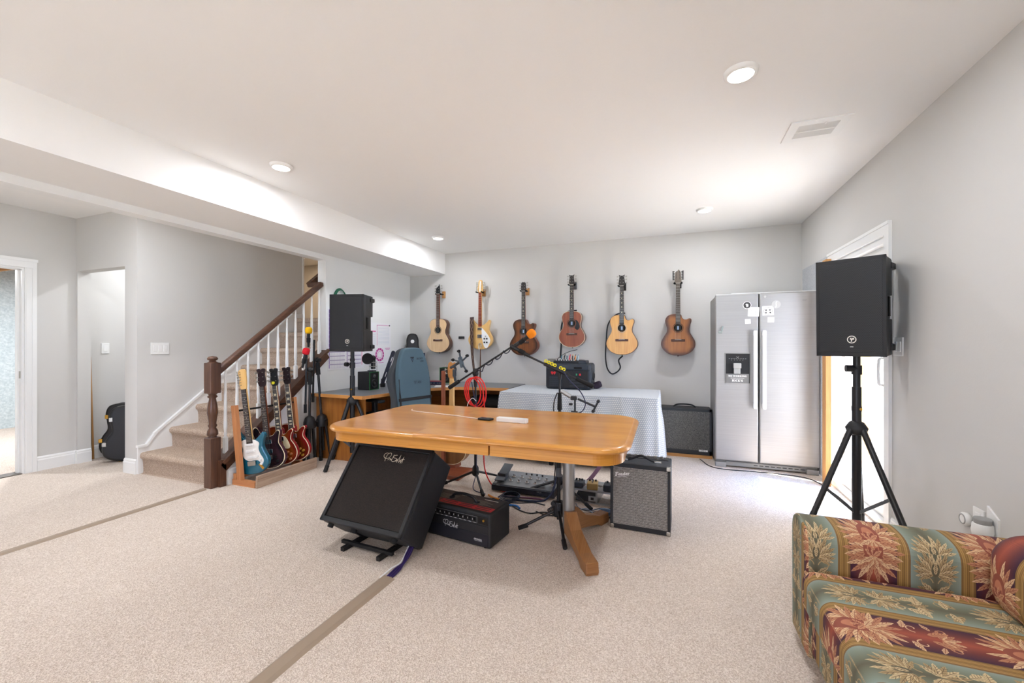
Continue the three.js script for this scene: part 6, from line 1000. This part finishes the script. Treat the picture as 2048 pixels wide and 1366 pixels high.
// ---------------------------------------------------------------- pedals and cables on the floor
const hx = thing('floor_processor', 'wide black guitar floor processor with footswitches and pedal', 'pedal board', [-1.16, 0, -3.46], -0.02);
{
  const w = 0.56, d = 0.3;
  add(hx, 'chassis', ext(poly([[0, 0.012], [d, 0.012], [d, 0.09], [d - 0.02, 0.095], [0, 0.055]]), w).applyMatrix4(new THREE.Matrix4().makeRotationY(-PI / 2)).translate(w / 2, 0, -d / 2 + 0.0).rotateY(PI), M(0x1d2230, 0.45));
  add(hx, 'top_plate', at(bx(w - 0.02, 0.004, d - 0.03), 0, 0.079, -0.004, 0.145), M(0x8f9396, 0.35, { metalness: 0.5 }));
  for (let k = 0; k < 6; k++) for (const r of [0, 1]) { const f = add(hx, 'footswitch', [cyl(0.009, 0.018, -0.14 + k * 0.075, 0.098 - r * 0.012 + 0.004, -0.03 + r * 0.085, 'y', 12), tor(0.016, 0.003, 0, 0, 0, 16).rotateX(PI / 2).translate(-0.14 + k * 0.075, 0.092 - r * 0.012, -0.03 + r * 0.085)], mat.chrome); void f; }
  add(hx, 'expression_pedal', [at(bx(0.085, 0.012, 0.24), -0.225, 0.125, 0, 0.35), bx(0.075, 0.06, 0.08, -0.225, 0.1, 0.02)], M(0x353c44, 0.5));
  for (let k = 0; k < 4; k++) add(hx, 'knob', cyl(0.008, 0.014, -0.05 + k * 0.05, 0.1, -0.1, 'y', 12), mat.black);
  add(hx, 'name_print', sheet(0.09, 0.018, 0.15, 0.045, 0.1512), decal(0.09, 0.018, (c, W, h) => { c.fillStyle = '#a8adb4'; c.font = '44px sans-serif'; c.textAlign = 'center'; c.fillText('HELIX', W / 2, h * 0.85); }, 256), { uv: true });
  add(hx, 'maker_print', sheet(0.055, 0.014, -0.22, 0.06, 0.1512), decal(0.055, 0.014, (c, W, h) => { c.fillStyle = '#c8c8c8'; c.font = 'bold 48px sans-serif'; c.textAlign = 'center'; c.fillText('LINE 6', W / 2, h * 0.8); }, 256), { uv: true });
}
const pb = thing('pedalboard', 'aluminium pedalboard frame beside the table pedestal', 'pedal board', [-0.56, 0, -3.46], -0.04);
add(pb, 'deck', [bx(0.42, 0.014, 0.09, 0, 0.1, 0.09), bx(0.42, 0.014, 0.09, 0, 0.112, -0.02)], mat.alu);
for (const s of [-1, 0.1, 1]) add(pb, 'side_rail', bx(0.014, 0.09, 0.26, s * 0.2, 0.047, 0.01), mat.alu);
add(pb, 'front_lip', bx(0.42, 0.012, 0.012, 0, 0.006, 0.135), mat.alu);
const pu = thing('power_supply', 'grey power supply box under the pedalboard deck', 'power supply', [-0.57, 0, -3.45]);
add(pu, 'case', bx(0.16, 0.05, 0.1, -0.06, 0.04, 0.07, 0.005), mat.darkgrey); add(pu, 'socket_plate', bx(0.06, 0.04, 0.004, -0.01, 0.04, 0.121), mat.alu); add(pu, 'socket', bx(0.024, 0.02, 0.004, -0.01, 0.04, 0.123), mat.black);
function stomp(label, x, y, z, w, h, d, c, turn = 0) { const t = thing('effect_pedal', label, 'effect pedal', [x, y, z], turn, 'effect pedals on the pedalboard'); add(t, 'case', bx(w, h, d, 0, h / 2, 0, 0.006), M(c, 0.45)); add(t, 'footswitch', cyl(0.008, 0.02, 0, h + 0.008, d * 0.28, 'y', 12), mat.chrome); for (const s of [-1, 0, 1]) add(t, 'knob', cyl(0.008, 0.014, s * w * 0.28, h + 0.006, -d * 0.2, 'y', 12), mat.black); add(t, 'input_jack', cyl(0.008, 0.014, -w / 2 - 0.004, h * 0.5, 0, 'x', 10), mat.nickel); }
stomp('gold effect pedal on the aluminium pedalboard', -0.585, 0.108, -3.38, 0.085, 0.05, 0.1, 0xa98d54, 0.1);
stomp('black effect pedal next to the gold one on the pedalboard', -0.44, 0.108, -3.38, 0.11, 0.05, 0.1, 0x20242a);
stomp('dark effect pedal nearest the table pedestal on the pedalboard', -0.7, 0.108, -3.4, 0.08, 0.04, 0.1, 0x2a3038);
const coil = (label, x, z, r, n, c, rad = 0.0045) => single('cable_coil', label, 'cable', Array.from({ length: n }, (_, k) => tube(Array.from({ length: 12 }, (_, i) => { const a = i / 12 * 2 * PI + k; const q = r * (1 - 0.05 * k + 0.04 * Math.sin(3 * a + k)); return [x + q * Math.sin(a) + 0.006 * k, rad + 0.0085 * k, z + q * 0.9 * Math.cos(a)]; }), rad, 50, 6, true)), M(c, 0.5), { group: 'cables on the floor' });
coil('round coil of black cable on the floor by the short stand', -0.77, -3.09, 0.1, 5, 0x15171c);
coil('loose coil of pale blue cable in front of the pedalboard', -0.47, -3.15, 0.05, 4, 0x7f9cc0);
coil('tangled dark cable heap in front of the floor processor', -1.24, -3.2, 0.085, 5, 0x1d2638);
const run = (label, c, pts, r = 0.0045) => single('floor_cable', label, 'cable', tube(pts.map(([x, z, y]) => [x, y ?? r, z]), r, pts.length * 12, 6), M(c, 0.5), { group: 'cables on the floor' });
run('black cable wandering from the amplifier head to the cable coil', 0x14161a, [[-1.2, -3.1], [-1.08, -3.0], [-0.98, -2.97], [-0.9, -3.02], [-0.83, -3.03]]);
run('thick dark blue cable bundle rising to the clipped boom stand', 0x1c2744, [[-1.2, -3.17], [-1.05, -3.19], [-0.95, -3.24], [-0.9, -3.3, 0.06], [-0.87, -3.34, 0.2]], 0.009);
run('purple cable lying in front of the floor processor', 0x6a3a5c, [[-1.3, -3.22], [-1.15, -3.24], [-1.0, -3.26], [-0.95, -3.25]], 0.007);
run('black cable running from the pedalboard under the bass amplifier', 0x14161a, [[-0.7, -3.2], [-0.6, -3.12], [-0.5, -3.2], [-0.42, -3.28], [-0.36, -3.32]]);
run('pale blue cable looping beside the pedalboard', 0x9fb4cf, [[-0.68, -3.14], [-0.6, -3.2], [-0.52, -3.12], [-0.44, -3.2]]);
run('black cable along the foot of the glass door past the refrigerator', 0x15171c, [[0.3, -5.02], [0.42, -4.73], [0.9, -4.72], [1.2, -4.66], [1.29, -4.3], [1.3, -3.8], [1.28, -3.5]]);
run('black cable looping round the short stand feet', 0x14161a, [[-0.95, -3.02], [-0.86, -2.98], [-0.78, -3.0], [-0.72, -3.06], [-0.76, -3.14]]);
run('dark cable lying between the cable heap and the floor processor', 0x1a2030, [[-1.36, -3.15], [-1.26, -3.11], [-1.12, -3.13], [-1.02, -3.18], [-0.92, -3.16]]);
run('black cable crossing in front of the pedalboard towards the bass amplifier', 0x14161a, [[-0.66, -3.04], [-0.56, -3.06], [-0.46, -3.04], [-0.41, -3.1]]);
run('grey cable curling beside the gold pedal', 0x59616c, [[-0.7, -3.28], [-0.66, -3.2], [-0.58, -3.17], [-0.5, -3.25], [-0.44, -3.24]]);
run('light blue plugged cable beside the amplifier head', 0x2f7fd0, [[-1.3, -3.08], [-1.22, -3.05], [-1.12, -3.06], [-1.08, -3.02]], 0.008);
run('orange taped cable lying before the floor processor', 0xe08a20, [[-1.42, -3.2], [-1.36, -3.16], [-1.3, -3.14]], 0.008);
single('mauve_strap', 'mauve guitar strap trailing from the cloth table to the floor', 'strap', ribbon([[-0.52, 0.3, -3.75], [-0.6, 0.16, -3.72], [-0.68, 0.06, -3.68], [-0.76, 0.012, -3.62]], 0.035, 0.035, 0.003, [0.2, 0.8, 0.5]), M(0x7c5a72, 0.8), { uv: true });
single('cable_bundle', 'purple and white cables tied together below the tilted cabinet', 'cable', [-1, 0, 1].map((k) => tube([[-1.45 + k * 0.008, 0.07, -2.16], [-1.44 + k * 0.012, 0.03, -2.08], [-1.43 + k * 0.003, 0.012, -2.02], [-1.425 + k * 0.014, 0.01, -1.96], [-1.42 + k * 0.014, 0.008, -1.88]], 0.006, 30, 6)), M(0x33245c, 0.5));
single('white_cable', 'white cord beside the purple cables below the tilted cabinet', 'cable', tube([[-1.475, 0.07, -2.16], [-1.46, 0.03, -2.08], [-1.45, 0.012, -2.02], [-1.462, 0.01, -1.96], [-1.465, 0.008, -1.86]], 0.004, 30, 6), mat.white);

// ---------------------------------------------------------------- closet
function guitarCase(label, x, z, turn, c, latch) {
  const t = thing('guitar_case', label, 'guitar case', [x, 0, z], turn, 'guitar cases in the closet'); t.rotation.z = 0.0;
  const out = spl([[-0.04, 0.0], [0.08, 0.0], [0.17, 0.05], [0.2, 0.14], [0.17, 0.24], [0.125, 0.32], [0.13, 0.4], [0.14, 0.5], [0.1, 0.58], [-0.1, 0.58], [-0.14, 0.5], [-0.13, 0.4], [-0.125, 0.32], [-0.17, 0.24], [-0.2, 0.14], [-0.17, 0.05]], 90);
  const b = add(t, 'shell', ext(out, 0.13, 0.025, 4).translate(0, 0.004, -0.065), Ph(c, 0.35, { bumpMap: tolexBump, bumpScale: 0.0006, clearcoat: 0.1 }));
  add(b, 'seam_trim', (() => { const s = spl(out.getPoints().filter((_, i) => i % 6 === 0).map((p) => [p.x * 1.015, 0.29 + (p.y - 0.29) * 1.01]), 90); s.holes.push(new THREE.Path(spl(out.getPoints().filter((_, i) => i % 6 === 0).map((p) => [p.x * 0.95, 0.29 + (p.y - 0.29) * 0.96]), 90).getPoints())); return ext(s, 0.012).translate(0, 0.006, -0.006); })(), mat.black);
  for (const [lx, ly] of [[-0.188, 0.2], [-0.133, 0.46], [0.188, 0.2]]) { add(t, 'latch', [bx(0.03, 0.042, 0.012, lx * 0.93, ly, 0.064, 0.003), bx(0.012, 0.036, 0.1, lx * 1.0, ly, 0.02, 0.003)], latch); }
  for (const k of [-0.06, 0, 0.06]) add(t, 'foot_stud', ball(0.008, k, 0.006, 0.03), mat.brass);
}
guitarCase('black guitar case with gold latches leaning in the closet', -5.765, -2.87, 0.72, 0x070504, mat.brass);
guitarCase('black guitar case with silver latches in front inside the closet', -5.53, -2.79, 0.9, 0x080707, mat.nickel);
single('pool_cue', 'thin wooden pool cue leaning in the closet corner', 'cue', rod([-5.94, 0.0, -2.68], [-5.957, 1.12, -2.665], 0.011, 0.006), mat.post, { grain: 'y' });
renderer.render(scene, camera);
